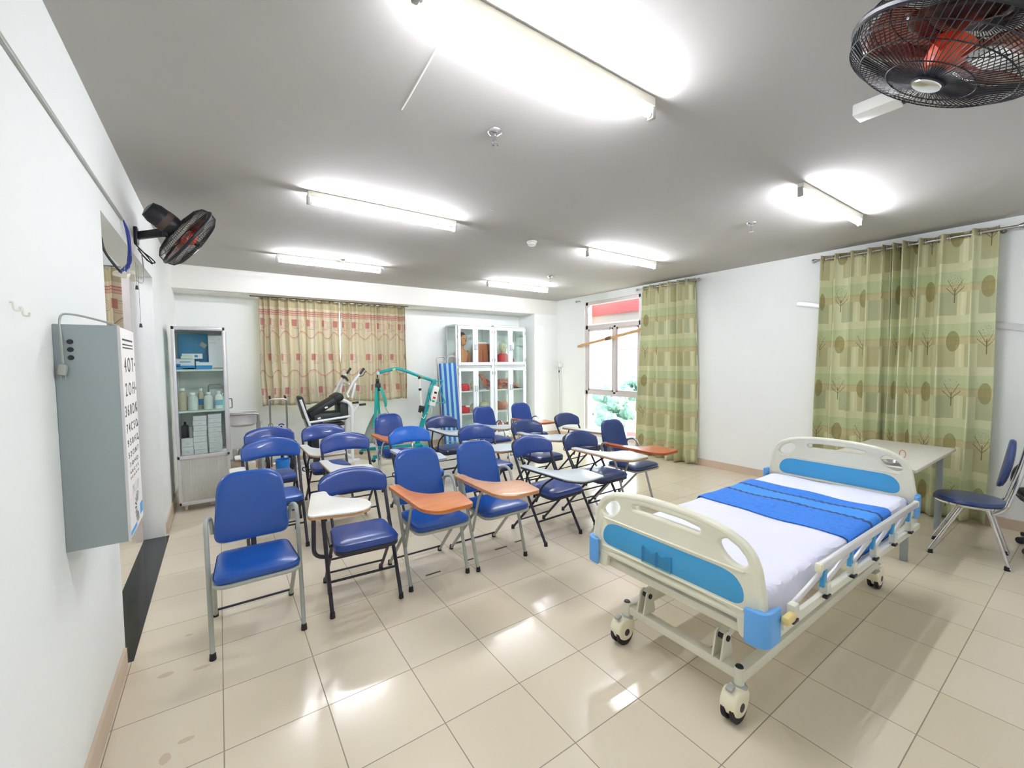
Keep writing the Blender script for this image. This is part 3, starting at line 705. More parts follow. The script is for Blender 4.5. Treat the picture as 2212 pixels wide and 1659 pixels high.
c = mixc(nt, st * .85, c, lin('1c2a5a')); nt.links.new(c, b.inputs['Base Color']); b.inputs['Roughness'].default_value = .75
tag(MB().grid(40, 60, drape(-.07, .66, 0, .013, lambda x: .15, hang_l=.06)).build('bed_runner', RUNA[0], None, (BX, BY, 0), solid=.003), 'blue patterned runner with two dark stripes across the white bed sheet', 'bed runner')
# ------------------------------------------------------------------ eye chart light box on the left wall
t = thing('eye_chart_box', 'grey metal eye chart light box fixed to the wall beside the doorway', 'eye chart', (XL, 2.07, .93))
D, L, H = .168, .32, .795
MB().b2(0, D - .004, 0, L, 0, H, .003).build('box_body', GREYBOX, t)
m = MB()
for z in (.735, .708, .680): m.tube([(.042, -.0015, z), (.042, .001, z)], .0085, 16)
m.build('vent_hole', BLACKPL, t)
pn = MB().b2(D - .004, D + .001, .004, L - .004, .004, H - .004, .001).build('chart_panel', PAPER, t)
MB().b2(D - .005, D + .003, L - .006, L, 0, H).b2(D - .005, D + .003, 0, .005, 0, H).build('panel_rim', ALU, t)
def tm(y, z): return Matrix(((0, 0, 1, D + .0012), (1, 0, 0, y), (0, 1, 0, z), (0, 0, 0, 1)))
m = MB()
for row, z, s, w_ in (('4 O T', .650, .082, .20), ('2 O H', .556, .072, .20), ('3 6 0 D K', .476, .060, .27), ('7 4 C S O', .410, .048, .25), ('9 5 0 H 2', .354, .038, .24), ('5 2 O N 7', .308, .031, .23), ('3 O H D', .270, .024, .19), ('4 0 C T S', .240, .017, .2), ('7 2 N K O', .218, .012, .2)):
    m.text(row, s, tm(L / 2 + .006, z), width=w_)
for z, s in ((.745, .010), (.728, .007), (.716, .007)):
    for i in range(14): m.b2(D + .001, D + .0016, .05 + i * .016, .062 + i * .016, z, z + s * .7)
for i, z in enumerate((.655, .555, .468, .402, .344)): m.b2(D + .001, D + .0016, L - .03, L - .018, z - .006, z + .006)
m.build('chart_lettering', INK, pn, smooth=False)
m = MB(); cy, cz = .19, .082
for i in range(13):
    a = radians(60 + i * 19); d = Vector((0, cos(a), sin(a))); n_ = Vector((0, -sin(a), cos(a))) * .0022; P = Vector((D + .0014, cy, cz))
    a0, a1 = P + d * .022, P + d * .062; m._add([a0 - n_, a0 + n_, a1 + n_ * 2, a1 - n_ * 2], [(0, 1, 2, 3)])
m.build('sunburst_dial', INK, pn, smooth=False)
m = MB()
for r_ in (.055, .045): m.tube([(D + .0013, .17 + r_ * 1.2 * cos(pi + pi * k / 16), .185 + r_ * .6 * sin(pi + pi * k / 16)) for k in range(17)], .0015, 4)
for k in range(5): m.b2(D + .001, D + .0014, .09, .24, .150 + k * .008, .153 + k * .008)
m.build('dish_drawing', ALU, pn, smooth=False)
m = MB().b2(D + .001, D + .0015, L - .075, L - .012, .03, .075).b2(D + .001, D + .0015, .02, .15, .012, .028); m.build('blue_label', mat('print_blue', '4aa3dd', .5), pn, smooth=False)
cord = MB().tube(smoothpts([(.16, .05, .797), (.12, .03, .812), (.05, .02, .83), (.02, .01, .82), (.022, -.008, .74), (.024, -.012, .66)]), .0035, 6).build('power_cord', GREYP, t)
MB().box((.022, -.012, .638), (.024, .018, .04), rotm(0, .15), .008).cyl((.017, -.012, .619), (.017, -.012, .604), .002, 8).cyl((.028, -.012, .619), (.028, -.012, .604), .002, 8).build('power_plug', GREYP, cord)
for k, (y, z) in enumerate(((1.715, 1.745), (1.78, 1.737))):
    tag(MB().tube(fillet([(0, 0, .010), (.006, 0, .012), (.007, .004, -.010), (.018, .005, -.012), (.019, .006, -.002)], .004), .003, 6).build('wall_hook', WHITEP, None, (XL + .003, y, z)), ('small white wall hook nearer the camera, on the bare wall above the eye chart box', 'small white wall hook nearer the eye chart box, on the bare wall')[k], 'wall hook', 'white wall hooks')
tag(MB().box((.012, 0, 0), (.024, .045, .07), None, .012).build('wall_sensor', CREAM, None, (XL, 2.52, .865)), 'small rounded cream wall fitting just below the eye chart box', 'wall fitting')
# ------------------------------------------------------------------ wall fans
def fan(name, label, loc, axis, rad, attach, roll=0., badge=False, front=True):
    """loc centre of the blades, axis the direction of the air, attach point on the wall"""
    t = thing(name, label, 'fan', loc)
    ax = Vector(axis).normalized(); Q = ax.to_track_quat('Z', 'Y').to_matrix().to_4x4() @ Matrix.Rotation(roll, 4, 'Z'); f = lambda v: Q @ Vector(v)
    r = rad; d = .075
    def prof(side):
        return [(r * .16, side * d * 1.15), (r * .45, side * d * 1.10), (r * .78, side * d * .92), (r * .95, side * d * .62), (r, side * .012)]
    for side, nm in ((1, 'front_grille'), (-1, 'rear_grille')):
        m = MB(); pr = prof(side)
        for k in range(88):
            a = 2 * pi * k / 88; b = a + .18 * side
            pts = [(pr[i][0] * cos(a + (.0 if i > 2 else .10 * (3 - i) * .3)), pr[i][0] * sin(a + (.0 if i > 2 else .10 * (3 - i) * .3)), pr[i][1]) for i in range(5)]
            m.tube([f(p) for p in pts], .0015, 4, caps=False)
        for i in (1, 2, 3): m.tube([f((pr[i][0] * cos(2 * pi * k / 40), pr[i][0] * sin(2 * pi * k / 40), pr[i][1])) for k in range(40)], .0018, 5, True)
        m.build(nm, BLACKPL, t)
    MB().tube([f((r * cos(2 * pi * k / 48), r * sin(2 * pi * k / 48), 0)) for k in range(48)], .011, 8, True, 1.0).build('grille_ring', BLACKPL, t)
    m = MB().lathe([(0, d * 1.12), (r * .17, d * 1.12), (r * .17, d * 1.22), (r * .10, d * 1.30), (0, d * 1.32)], 24, Q); bd = m.build('grille_badge', BLACKPL, t)
    if badge: MB().lathe([(0, d * 1.30), (r * .15, d * 1.25), (r * .145, d * 1.29), (0, d * 1.36)], 24, Q).build('badge_plate', CHROME, bd)
    MB().lathe([(0, -d * 1.0), (r * .26, -d * 1.0), (r * .26, -d * 1.2), (0, -d * 1.22)], 24, Q).build('rear_plate', BLACKPL, t)
    hb_ = MB().lathe([(0, .055), (.030, .052), (.045, .03), (.048, -.02), (0, -.02)], 20, Q).build('hub', ORANGE, t)
    MB().lathe([(0, .08), (.018, .08), (.022, .05), (0, .05)], 14, Q).build('hub_nut', BLACKPL, hb_)
    for k in range(5):
        a0 = 2 * pi * k / 5; m = MB()
        def bl(i, j, a0=a0):
            rr = .04 + (r * .88 - .04) * i; sp = (.28 + .38 * sin(pi * min(1, i * 1.15) * .62)) ; a = a0 + (j - .5) * sp * 2 * (.5 + .5 * (1 - abs(i - .6)))
            return f((rr * cos(a), rr * sin(a), (j - .5) * .055 * (1 - .3 * i)))
        m.grid(8, 8, bl); m.build('blade', glassmat('blade_smoke', 'd9aca2', 1.0, .2) if k == 0 and 'blade_smoke' not in bpy.data.materials else bpy.data.materials['blade_smoke'], t, solid=.002)
    mo = MB().lathe([(0, -d * 1.15), (.066, -d * 1.15), (.072, -.12), (.070, -.22), (.055, -.262), (.02, -.272), (0, -.272)], 26, Q).build('motor_housing', BLACKPL, t)
    MB().lathe([(.0726, -.13), (.0732, -.13), (.0726, -.17), (.072, -.17)], 26, Q).build('motor_band', DKGRN, mo)
    A = Vector(attach) - Vector(loc); M0 = f((0, 0, -.15)) + Vector((0, 0, -.075)); wn = Vector((1, 0, 0)) if abs(A.x) > abs(A.y) else Vector((0, 1, 0))
    if wn.dot(M0 - A) < 0: wn = -wn
    MB().rtube(A + wn * .01, M0, .032, .055, bev=.008).build('wall_arm', BLACKPL, t)
    MB().cyl(M0 + Vector((0, 0, -.03)), f((0, 0, -.15)), .022, 14).build('tilt_joint', BLACKPL, t)
    sz = (.022, .075, .12) if abs(wn.x) else (.075, .022, .12)
    MB().box(A + wn * .011, sz, None, .006).build('wall_plate', BLACKPL, t)
    return t, f
t1, f = fan('wall_fan', 'black wall fan fixed above the doorway, tilted down', (-.150, 3.90, 2.505), (.80, .26, -.54), .235, (XL, 4.04, 2.50))
MB().tube(smoothpts([(-.33, .12, -.02), (-.28, .12, -.10), (-.22, .1, -.16), (-.20, .1, -.19), (-.24, .1, -.18), (-.29, .11, -.10), (-.26, .1, -.15), (-.215, .1, -.20), (-.24, .11, -.15), (-.31, .12, -.06)]), .004, 6).build('coiled_cord', BLACKPL, t1)
for (dx, z0, z1, nm) in ((.20, .0, -.34, ''), (.25, .0, -.62, '')):
    s_ = MB().tube([(-.36, dx, -.05), (-.355, dx + .9, z1 + .24)], .0012, 5) if False else MB().tube([(-.36 + .02, .40 + (dx - .2) * 2, -.03), (-.36 + .02, .40 + (dx - .2) * 2, z1 + .02)], .0012, 5)
    q = s_.build('pull_cord', DKGRN, t1); MB().lathe([(0, 0), (.011, 0), (.007, .03), (0, .03)], 10, Matrix.Translation((-.34, .40 + (dx - .2) * 2, z1 - .01))).build('pull_weight', BLACKPL, q)
t2, f = fan('wall_fan', 'large black wall fan close to the camera, seen from below with orange hub', (1.735, .31, 2.46), (-.12, .48, -.87), .245, (1.85, YN, 2.55), badge=True)
t2['group'] = t1['group'] = 'black wall fans'
# cables on the left wall
struct(MB().b2(XL, XL + .012, YN, 3.52, 2.466, 2.482, .002).build('trim_5', GREYP, smooth=False))
t = thing('cable_bundle', 'blue cable bundle hanging from the wall conduit into the top of the doorway', 'cable', (XL + .012, 3.52, 2.47))
m = MB()
for i in range(5):
    a = i * 1.3; m.tube(smoothpts([(.0, 0, 0), (.012 + .006 * cos(a), .03, -.06), (.016 + .006 * cos(a), .05 + .004 * sin(a), -.15), (.012 + .010 * cos(a + 1), .05 + .012 * sin(a), -.24), (-.01, .06 + .02 * sin(a), -.30)]), .0038, 5)
m.build('cable_strand', CABLE, t)
m = MB()
for i in range(4): m.tube([(-.01 + .016 * cos(.9 * i + .05 * k) * (1 + .2 * sin(k)), .055 + .03 * sin(k * .7 + i * 1.7), -.265 - .012 * i + .02 * cos(k * .7 + i)) for k in range(10)], .003, 5)
m.build('cable_coil', CABLE, t)
t = thing('socket_strip', 'white socket strips hanging on cables in the top of the doorway', 'socket', (XL - .02, 3.60, 2.15))
MB().box((0, 0, 0), (.07, .09, .028), rotm(.25, .2), .006).box((.03, .17, .02), (.03, .17, .026), rotm(-.15, 0, .1), .006).build('socket_body', CREAM, t)
MB().tube(smoothpts([(-.06, -.28, .21), (-.05, -.2, .12), (-.03, -.12, .06), (-.0, -.04, .01)]), .007, 6).tube(smoothpts([(-.05, -.22, .17), (-.045, -.15, .10), (-.01, -.05, .03)]), .005, 6).build('black_cord', BLACKPL, t)
MB().tube(smoothpts([(.03, .25, .02), (.06, .32, .0), (.07, .38, .06), (.06, .40, .22)]), .004, 6).build('loop_cord', GREYP, t)
# ------------------------------------------------------------------ curtains
def curtain(name, label, cat, P0, P1, z1, z0, nrm, n, amp, m, group=None, flare=0., gather=(), seed=1, sway=0., rings=None, ztop_extra=.0, puddle=0.):
    """pleated cloth between P0 and P1 (xy), pleats n, hanging from z1 to z0"""
    rnd = random.Random(seed); a, b = Vector((*P0, 0)), Vector((*P1, 0)); nv = Vector(nrm); Lw = (b - a).length
    ph = [rnd.uniform(-.5, .5) for _ in range(64)]; am = [rnd.uniform(.7, 1.25) for _ in range(64)]
    wts = [rnd.uniform(.7, 1.3) for _ in range(n)]
    for g0, g1, k in gather:
        for i in range(n):
            if g0 <= i / n < g1: wts[i] *= k
    cum = [0]
    for q in wts: cum.append(cum[-1] + q)
    cum = [q / cum[-1] for q in cum]
    nu, nz = n * 14, 34
    def xpos(i):
        p = i * n; k = min(int(p), n - 1); return cum[k] + (p - k) * (cum[k + 1] - cum[k])
    def ff(i, j):
        z = z1 + (z0 - z1) * j; s = xpos(i); p = i * n; k = min(int(p), n - 1)
        w1 = amp * am[k] * (1 + .25 * sin(j * 5 + ph[k] * 6)) * (1 + flare * .6 * j)
        d = w1 * sin(2 * pi * p) + w1 * .25 * sin(4 * pi * p + ph[k] * 3 * j * 2) + sway * sin(3 * j + i * 4) * j
        s2 = .5 + (s - .5) * (1 + flare * j) + .012 * sin(j * 7 + k) * j
        s2 += .30 * (cum[k + 1] - cum[k]) * cos(2 * pi * p) * .35
        q = a.lerp(b, s2) + nv * (d + puddle * j ** 6 * (.5 + .5 * sin(p * 2.1)))
        return Vector((q.x, q.y, z + (.012 * sin(i * 9) if j == 1 else 0)))
    arcs = [0.]
    for q_ in range(nu): arcs.append(arcs[-1] + (ff((q_ + 1) / nu, .3) - ff(q_ / nu, .3)).length)
    o = MB().grid(nu, nz, ff, lambda i, j: (arcs[min(nu, int(round(i * nu)))], z1 + (z0 - z1) * j)).build(name, m, None, smooth=True, ang=180, solid=.003, recalc=False)
    tag(o, label, cat, group)
    if rings:
        zr, xr = rings; m = MB(); R = []
        for k in range(n):
            for p in (.0, .5):
                i = (k + p) / n; v = ff(i, 0); c_ = Vector((v.x, v.y, zr)); ang = (b - a).normalized()
                m.tube([c_ + ang * 0 + Vector((0, 0, .026 * sin(2 * pi * q / 14))) + (ang * .012 + nv * .024).normalized() * .026 * cos(2 * pi * q / 14) for q in range(14)], .006, 6, True)
        m.build('grommet', CHROME, o)
    return o
curtain('beige_curtain', 'beige curtain with red motifs on the back wall, half nearer the medicine cabinet', 'curtain', (.50, 7.16), (1.598, 7.16), 2.549, .955, (0, -1, 0), 10, .042, CURT_R, 'beige curtains with red motifs', .0, ((0, .12, .4),), 3)
curtain('beige_curtain', 'beige curtain with red motifs on the back wall, half nearer the teal hoist', 'curtain', (1.612, 7.16), (2.70, 7.16), 2.549, .945, (0, -1, 0), 10, .042, CURT_R, 'beige curtains with red motifs', .005, ((.85, 1.1, .4),), 5)
tag(MB().b2(.40, 2.76, 7.145, 7.175, 2.5505, 2.56).build('curtain_track', DKGRN, smooth=False), 'thin dark curtain track under the beam above the beige curtains', 'curtain track')
curtain('beige_curtain', 'narrow beige curtain with red bands seen through the doorway', 'curtain', (-1.25, 5.82), (-.64, 5.82), 2.56, .9, (0, -1, 0), 6, .035, CURT_R, 'beige curtains with red motifs', .0, (), 11)
tag(MB().tube([(-1.4, 5.84, 2.575), (-.62, 5.84, 2.575)], .008, 8).build('curtain_rod', STEEL), 'curtain rod beyond the doorway above the narrow beige curtain', 'curtain rod')
def rod(label, y0, y1, z, x, f0=True, f1=True):
    t = thing('curtain_rod', label, 'curtain rod', (x, (y0 + y1) / 2, z), 0, 'curtain rods on the window wall'); h = abs(y1 - y0) / 2
    MB().tube([(0, -h, 0), (0, h, 0)], .0125, 12).build('rod_tube', STEEL, t)
    for s in (-1, 1):
        MB().lathe([(0, 0), (.014, 0), (.02, .012), (.026, .03), (.02, .046), (.008, .052), (0, .056)], 14, Matrix.Translation((0, s * h, 0)) @ Matrix.Rotation(-s * pi / 2, 4, 'X')).build('finial', STEEL, t)
        MB().tube([(0, s * (h - .1), 0), (XR - x, s * (h - .1), 0)], .007, 8).tube([(XR - x - .008, s * (h - .1), 0), (XR - x, s * (h - .1), 0)], .022, 12).build('rod_bracket', STEEL, t)
rod('steel curtain rod carrying the single green curtain beside the window', 3.62, 4.68, 2.775, 5.862)
rod('steel curtain rod carrying the pair of green curtains beyond the bed', .56, 2.09, 2.745, 5.838)
t = thing('curtain_rod_end', 'short curtain rod end with finial at the top corner of the window', 'curtain rod', (5.90, 6.20, 2.765))
MB().tube([(0, -.05, 0), (0, .02, 0)], .0125, 10).tube([(0, -.02, 0), (.06, -.02, 0)], .008, 8).build('rod_stub', STEEL, t)
MB().ell((0, .035, 0), (.022, .022, .022)).build('finial', STEEL, t)
GG = 'green curtains with leaf and tree pattern'
curtain('green_curtain', 'single green patterned curtain beside the bare window, its hem lying on the floor', 'curtain', (5.862, 4.61), (5.862, 3.68), 2.815, .012, (-1, 0, 0), 6, .062, CURT_G, GG, .2, (), 8, .0, (2.775, 5.862), puddle=.06)
curtain('green_curtain', 'green patterned curtain of the pair beyond the bed, half nearer the window', 'curtain', (5.838, 2.06), (5.838, 1.425), 2.785, .02, (-1, 0, 0), 5, .058, CURT_G, GG, .05, ((.72, 1.1, .45),), 4, .0, (2.745, 5.838))
curtain('green_curtain', 'green patterned curtain of the pair, half nearer the round-seat chair', 'curtain', (5.838, 1.405), (5.838, .69), 2.785, .02, (-1, 0, 0), 5, .060, CURT_G, GG, .03, ((0, .3, .5),), 6, .0, (2.745, 5.838))
t = thing('wall_rail', 'grey metal rail on the wall passing behind the paired green curtains', 'wall rail', (XR, 1.45, 2.12))
MB().rtube((-.010, .88, .16), (-.010, -1.3, -.35), .014, .062, bev=.004).build('rail_strip', ALU, t)
for y in (.8, -.66): MB().box((-.003, y, .16 + (y - .88) * .234), (.006, .03, .03)).build('rail_fixing', ALU, t)
# wooden pole tied across the window
t = thing('wooden_pole', 'long wooden pole hanging across the window, tied with string at its middle', 'pole', (5.925, 5.40, 2.0))
MB().tube([(0, .82, -.12), (0, .78, -.113), (0, 0, .0), (0, -.70, .105), (0, -.74, .112), (0, -.80, .12)], [.014, .023, .026, .028, .036, .034], 12).build('pole_shaft', POLEW, t)
m = MB()
for i in range(5): m.tube([(.030 * cos(2 * pi * k / 10), .06 - i * .028 + .006 * sin(k), .030 * sin(2 * pi * k / 10) - .008 + i * .004) for k in range(10)], .008, 5, True)
m.tube([(0, .03, .01), (.02, .01, .12), (.035, .0, .22)], .0035, 5).tube([(0, -.02, .02), (.02, -.005, .12), (.035, .0, .22)], .0035, 5).tube(smoothpts([(-.01, .06, -.01), (-.015, .08, -.04), (-.01, .07, -.07)]), .004, 5)
m.build('string_tie', DKGRN, t)
# ------------------------------------------------------------------ aluminium medicine cabinet
CX0, CX1, CY0, CY1 = -.400, .070, 5.66, 6.09
t = thing('medicine_cabinet', 'aluminium glass medicine cabinet on casters in the corner beside the doorway wall', 'cabinet', (CX0, CY0, 0))
W, Dp = CX1 - CX0, CY1 - CY0
m = MB()
for x in (.016, W - .016):
    for y in (.016, Dp - .016): m.box((x, y, 1.02), (.032, .032, 1.90), None, .008)
for z in (.085, .585, 1.965):
    m.b2(0, W, 0, .03, z - .02, z + .02, .006).b2(0, W, Dp - .03, Dp, z - .02, z + .02, .006).b2(0, .03, 0, Dp, z - .02, z + .02, .006).b2(W - .03, W, 0, Dp, z - .02, z + .02, .006)
m.build('cabinet_frame', ALU, t)
m = MB().b2(.02, W - .02, .02, Dp - .02, .075, .09).b2(.02, W - .02, .02, Dp - .02, 1.965, 1.975).build('cabinet_board', PAPER, t, smooth=False)
m = MB()
n = 44
for i in range(n): x = .03 + (W - .06) * (i + .5) / n; m.b2(x - .0038, x + .0038, .012, .02, .10, .57, .002)
m.b2(.03, W - .03, .018, .022, .10, .57)
for i in range(1, 5): x = .03 + (W - .06) * i / 5; m.b2(x - .004, x + .004, .009, .02, .10, .57)
m.build('ribbed_panel', GREYP if False else mat('ribbed_grey', 'dcdad4', .5, .1), t)
MB().b2(W - .022, W - .018, .03, Dp - .03, .10, .57).b2(.018, .022, .03, Dp - .03, .10, .57).b2(.03, W - .03, .03, Dp - .03, .592, .603).b2(.03, W - .03, Dp - .022, Dp - .018, .10, 1.95).build('side_panel', PAPER, t, smooth=False)
MB().b2(.03, W - .03, .012, .016, .605, 1.945).build('front_glass', CABGLASS, t, smooth=False)
MB().b2(W - .016, W - .012, .03, Dp - .03, .605, 1.945).b2(.012, .016, .03, Dp - .03, .605, 1.945).build('side_glass', CABGLASS, t, smooth=False)
for z in (1.075, 1.52): MB().b2(.018, W - .018, .02, Dp - .02, z - .012, z + .006).build('shelf', mat('shelf_glass_white', 'dfe9e6', .3) if 'shelf_glass_white' not in bpy.data.materials else bpy.data.materials['shelf_glass_white'], t, smooth=False)
MB().b2(W + .0, W + .012, .22, Dp - .02, .61, 1.94, .003).b2(W, W + .012, .03, .05, .61, 1.94).build('door_stile', ALU, t)
MB().tube(fillet([(W, .36, 1.17), (W + .045, .36, 1.17), (W + .045, .36, 1.06), (W, .36, 1.06)], .012), .005, 8).build('door_handle', DKGRN, t)
for x in (.06, W - .06):
    for y in (.06, Dp - .06):
        c = MB().cyl((x, y, .04), (x, y, .07), .008, 8).b2(x - .016, x + .016, y - .006, y + .02, .038, .062).build('caster', CREAM, t)
        MB().cyl((x - .011, y, .026), (x + .011, y, .026), .026, 16).build('wheel', CREAM, c)
def boxthing(name, label, cat, x, y, z, dx, dy, dz, m, group=None, rz=0, deco=None):
    o = MB().b2(-dx / 2, dx / 2, -dy / 2, dy / 2, 0, dz, .002).build(name, m, None, (x, y, z), (0, 0, rz), smooth=False)
    tag(o, label, cat, group)
    for (nm, a, b, c, d, mm) in (deco or []): MB().b2(a, b, -dy / 2 - .0012, -dy / 2 + .001, c, d).build(nm, mm, o, smooth=False)
    return o
BLUEC = mat('carton_blue', '2f8fd0', .5); GREENC = mat('carton_green', '5fae57', .5); CARTON = mat('white_carton', 'e9e6ea', .6, var=.03); BLUEF = mat('blue_folder', '2a7fae', .5, var=.12, scale=9)
T1, T2, T0 = 1.5275, 1.0825, .605
ptx = lambda dx: [('blue_band', -dx / 2, dx / 2, .0, .042, BLUEC), ('printed_word', -dx * .3, dx * .3, .075, .085, BLUEC)]
boxthing('glove_box', 'blue and white glove carton with a green strip, on the cabinet top shelf', 'carton', -.295, 5.80, T1, .158, .10, .115, CARTON, 'blue cartons in the medicine cabinet', 0, ptx(.158) + [('green_band', -.03, .079, 0, .014, GREENC), ('blue_end', -.079, -.04, .03, .06, BLUEC)])
boxthing('glove_box', 'blue and white glove carton beside the white board, on the cabinet top shelf', 'carton', -.130, 5.80, T1, .145, .10, .085, CARTON, 'blue cartons in the medicine cabinet', 0, ptx(.145))
boxthing('glove_box', 'white carton lying on top of the blue glove cartons', 'carton', -.235, 5.83, T1 + .115, .18, .08, .055, CARTON, None, .05, [('dark_label', .02, .05, .015, .04, BLUEC)])
boxthing('glove_tray', 'small pale green dish on the glove cartons in the medicine cabinet', 'dish', -.28, 5.755, T1 + .115, .10, .05, .028, mat('pale_green', 'cfe0c8', .4))
o = boxthing('blue_bag', 'large blue packet standing at the back of the cabinet top shelf', 'packet', -.225, 5.95, T1, .27, .03, .395, BLUEF, None, 0); MB().box((.09, -.02, .27), (.06, .006, .05), rotm(0, .6), .002).build('torn_label', GREYP, o)
o = boxthing('printed_card', 'white printed card standing upright on the cabinet top shelf', 'card', -.02, 5.86, T1, .135, .012, .375, CARTON, None, 0, [('printed_patch', -.04, -.005, .325, .355, ALU), ('printed_patch', .02, .05, .325, .352, ALU), ('printed_patch', -.055, .01, .285, .305, ALU), ('printed_patch', .03, .055, .245, .257, ALU)])
boxthing('instrument_tray', 'low tray with small items at the shelf edge beside the glove cartons', 'tray', -.0, 5.78, T1, .10, .06, .018, mat('brown_tray', 'b9a8a4', .5))
def bottle(label, x, y, z, r, h, m, cap=WHITEP, neck=.45, lab=None, jug=False):
    t = thing('bottle', label, 'bottle', (x, y, z), 0, 'bottles in the medicine cabinet')
    MB().lathe([(0, 0), (r, 0), (r, h * .62), (r * .85, h * .74), (r * neck, h * .82), (r * neck, h * .9), (0, h * .9)], 20).build('bottle_body', m, t)
    MB().lathe([(0, h * .89), (r * neck * 1.15, h * .89), (r * neck * 1.1, h), (0, h)], 16).build('cap', cap, t)
    if lab: MB().lathe([(r * 1.01, h * .2), (r * 1.015, h * .2), (r * 1.015, h * .5), (r * 1.01, h * .5)], 20).build('bottle_label', lab, t)
TRANSL = mat('cloudy_plastic', 'd3d8d2', .35, var=.05); BEIGEP = mat('beige_plastic', 'c9bda2', .4, var=.05)
bottle('tall beige bottle at the dark end of the cabinet middle shelf', -.335, 5.79, T2, .046, .24, BEIGEP)
bottle('short wide cloudy bottle beside the tall beige bottle', -.245, 5.77, T2, .048, .19, TRANSL)
bottle('slim beige bottle with a blue label on the cabinet middle shelf', -.175, 5.85, T2, .030, .23, BEIGEP, lab=BLUEC)
bottle('round cloudy bottle in the middle of the cabinet middle shelf', -.108, 5.78, T2, .044, .19, TRANSL)
bottle('white pump bottle with a small blue and yellow label', -.012, 5.77, T2, .036, .20, WHITEP, lab=mat('label_blue_yellow', '8fc6d6', .5))
bottle('pale green bottle at the cabinet middle shelf end', .020, 5.86, T2, .026, .17, mat('pale_green_plastic', '9fd0bd', .4))
t = thing('wire_stand', 'dark wire frame standing behind the bottles in the medicine cabinet', 'wire stand', (-.035, 5.96, T2))
MB().tube(fillet([(-.068, 0, .012), (-.068, 0, .265), (.068, 0, .265), (.068, 0, .012)], .03), .009, 8).tube([(-.068, -.03, .008), (-.068, .03, .008)], .006, 6).tube([(.068, -.03, .008), (.068, .03, .008)], .006, 6).build('wire_loop', GREYP, t)
MB().b2(-.06, .06, -.005, .005, .0, .21).build('card_back', CARTON, t)
k = 0
def bstack(x, y, w_, hs, place):
    z = T0
    for i, h in enumerate(hs):
        pos = 'topmost' if i == len(hs) - 1 else ('lowest' if i == 0 else 'number %d from the bottom' % (i + 1))
        boxthing('slide_box', 'white box, %s in the %s stack of the medicine cabinet' % (pos, place), 'box', x + random.uniform(-.003, .003), y, z, w_, .15, h - .002, CARTON, 'white boxes on the lowest cabinet shelf', random.uniform(-.02, .02), [('lid_line', -w_ / 2, w_ / 2, h * .55, h * .58, ALU), ('small_label', -.015, .015, h * .25, h * .45, ALU)])
        z += h
bstack(-.305, 5.79, .105, [.085, .095], 'short wall-side')
bstack(-.190, 5.78, .118, [.045, .085, .065, .056, .06, .055, .05], 'middle')
bstack(-.058, 5.78, .118, [.05, .06, .06, .055, .055, .05, .05, .045], 'handle-side')
o = MB().lathe([(0, 0), (.035, 0), (.035, .10), (.03, .13), (.012, .14), (.012, .17), (0, .17)], 16).build('dark_flask', BLACKPL, None, (-.325, 5.79, T0 + .1805)); tag(o, 'dark flask standing on the short white box stack in the medicine cabinet', 'flask')
o = MB().lathe([(0, 0), (.028, 0), (.03, .12), (.027, .12), (.025, .006), (0, .006)], 18).build('steel_cup', STEEL, None, (-.268, 5.76, T0 + .1805)); tag(o, 'shiny steel cup beside the dark flask in the medicine cabinet', 'cup')
boxthing('floor_box', 'flat white box on the floor under the medicine cabinet', 'box', -.02, 5.86, 0, .22, .18, .028, CARTON)
# ------------------------------------------------------------------ sink stand, trolley, pump, bucket
t = thing('basin_stand', 'steel wash basin on a tubular stand beside the medicine cabinet', 'basin', (.235, 6.88, 0))
MB().tube(fillet([(-.20, -.15, .0), (-.20, -.15, .905), (.19, -.15, .905), (.19, -.15, .0)], .04), .014, 10).tube(fillet([(-.20, .16, .0), (-.20, .16, .905), (.19, .16, .905), (.19, .16, .0)], .04), .014, 10).build('stand_frame', STEEL, t)
MB().tube([(.17, -.15, .9), (.17, .16, .9)], .012, 8).tube([(-.18, -.15, .9), (-.18, .16, .9)], .012, 8).tube([(.19, -.15, .25), (.19, .16, .25)], .010, 8).tube([(-.20, -.15, .25), (-.20, .16, .25)], .010, 8).build('cross_bar', STEEL, t)
b = MB().lathe([(.0, .725), (.095, .725), (.13, .755), (.135, .91), (.15, .918), (.15, .922), (.128, .915), (.12, .76), (.09, .738), (0, .738)], 28, Matrix.Translation((.005, .01, 0)) @ Matrix.Diagonal((1.3, 1.05, 1, 1))).build('basin', ALU, t)
MB().b2(-.19, .18, -.14, .15, .24, .252, .003).build('lower_shelf', STEEL, t)
for nm, lab, x, y, z, prof, mm in (('kidney_bowl', 'brown round bottle on the basin stand shelf', .34, 6.86, .254, [(0, 0), (.03, 0), (.035, .06), (.02, .10), (.012, .13), (0, .13)], mat('amber', '8a5a3a', .3)), ('steel_jug', 'steel jug on the basin stand shelf', .24, 6.82, .254, [(0, 0), (.05, 0), (.055, .1), (.04, .16), (.044, .17), (0, .17)], STEEL), ('steel_drum', 'steel drum on the basin stand shelf behind the jug', .17, 6.95, .254, [(0, 0), (.055, 0), (.055, .14), (.05, .15), (0, .15)], STEEL)):
    o = MB().lathe(prof, 20).build(nm, mm, None, (x, y, z)); tag(o, lab, 'steel ware')
boxthing('cream_bag', 'pale cream bag on the floor in front of the basin stand', 'bag', .28, 6.60, 0, .16, .12, .27, mat('cream_bag', 'd9d2bf', .7, var=.1))
t = thing('oxygen_trolley', 'chrome hand trolley with black wheels in front of the beige curtain', 'trolley', (.69, 6.98, 0))
MB().tube(fillet([(-.105, 0, .08), (-.105, 0, 1.07), (.108, 0, 1.06), (.108, 0, .08)], .035), .013, 10).build('trolley_frame', STEEL, t)
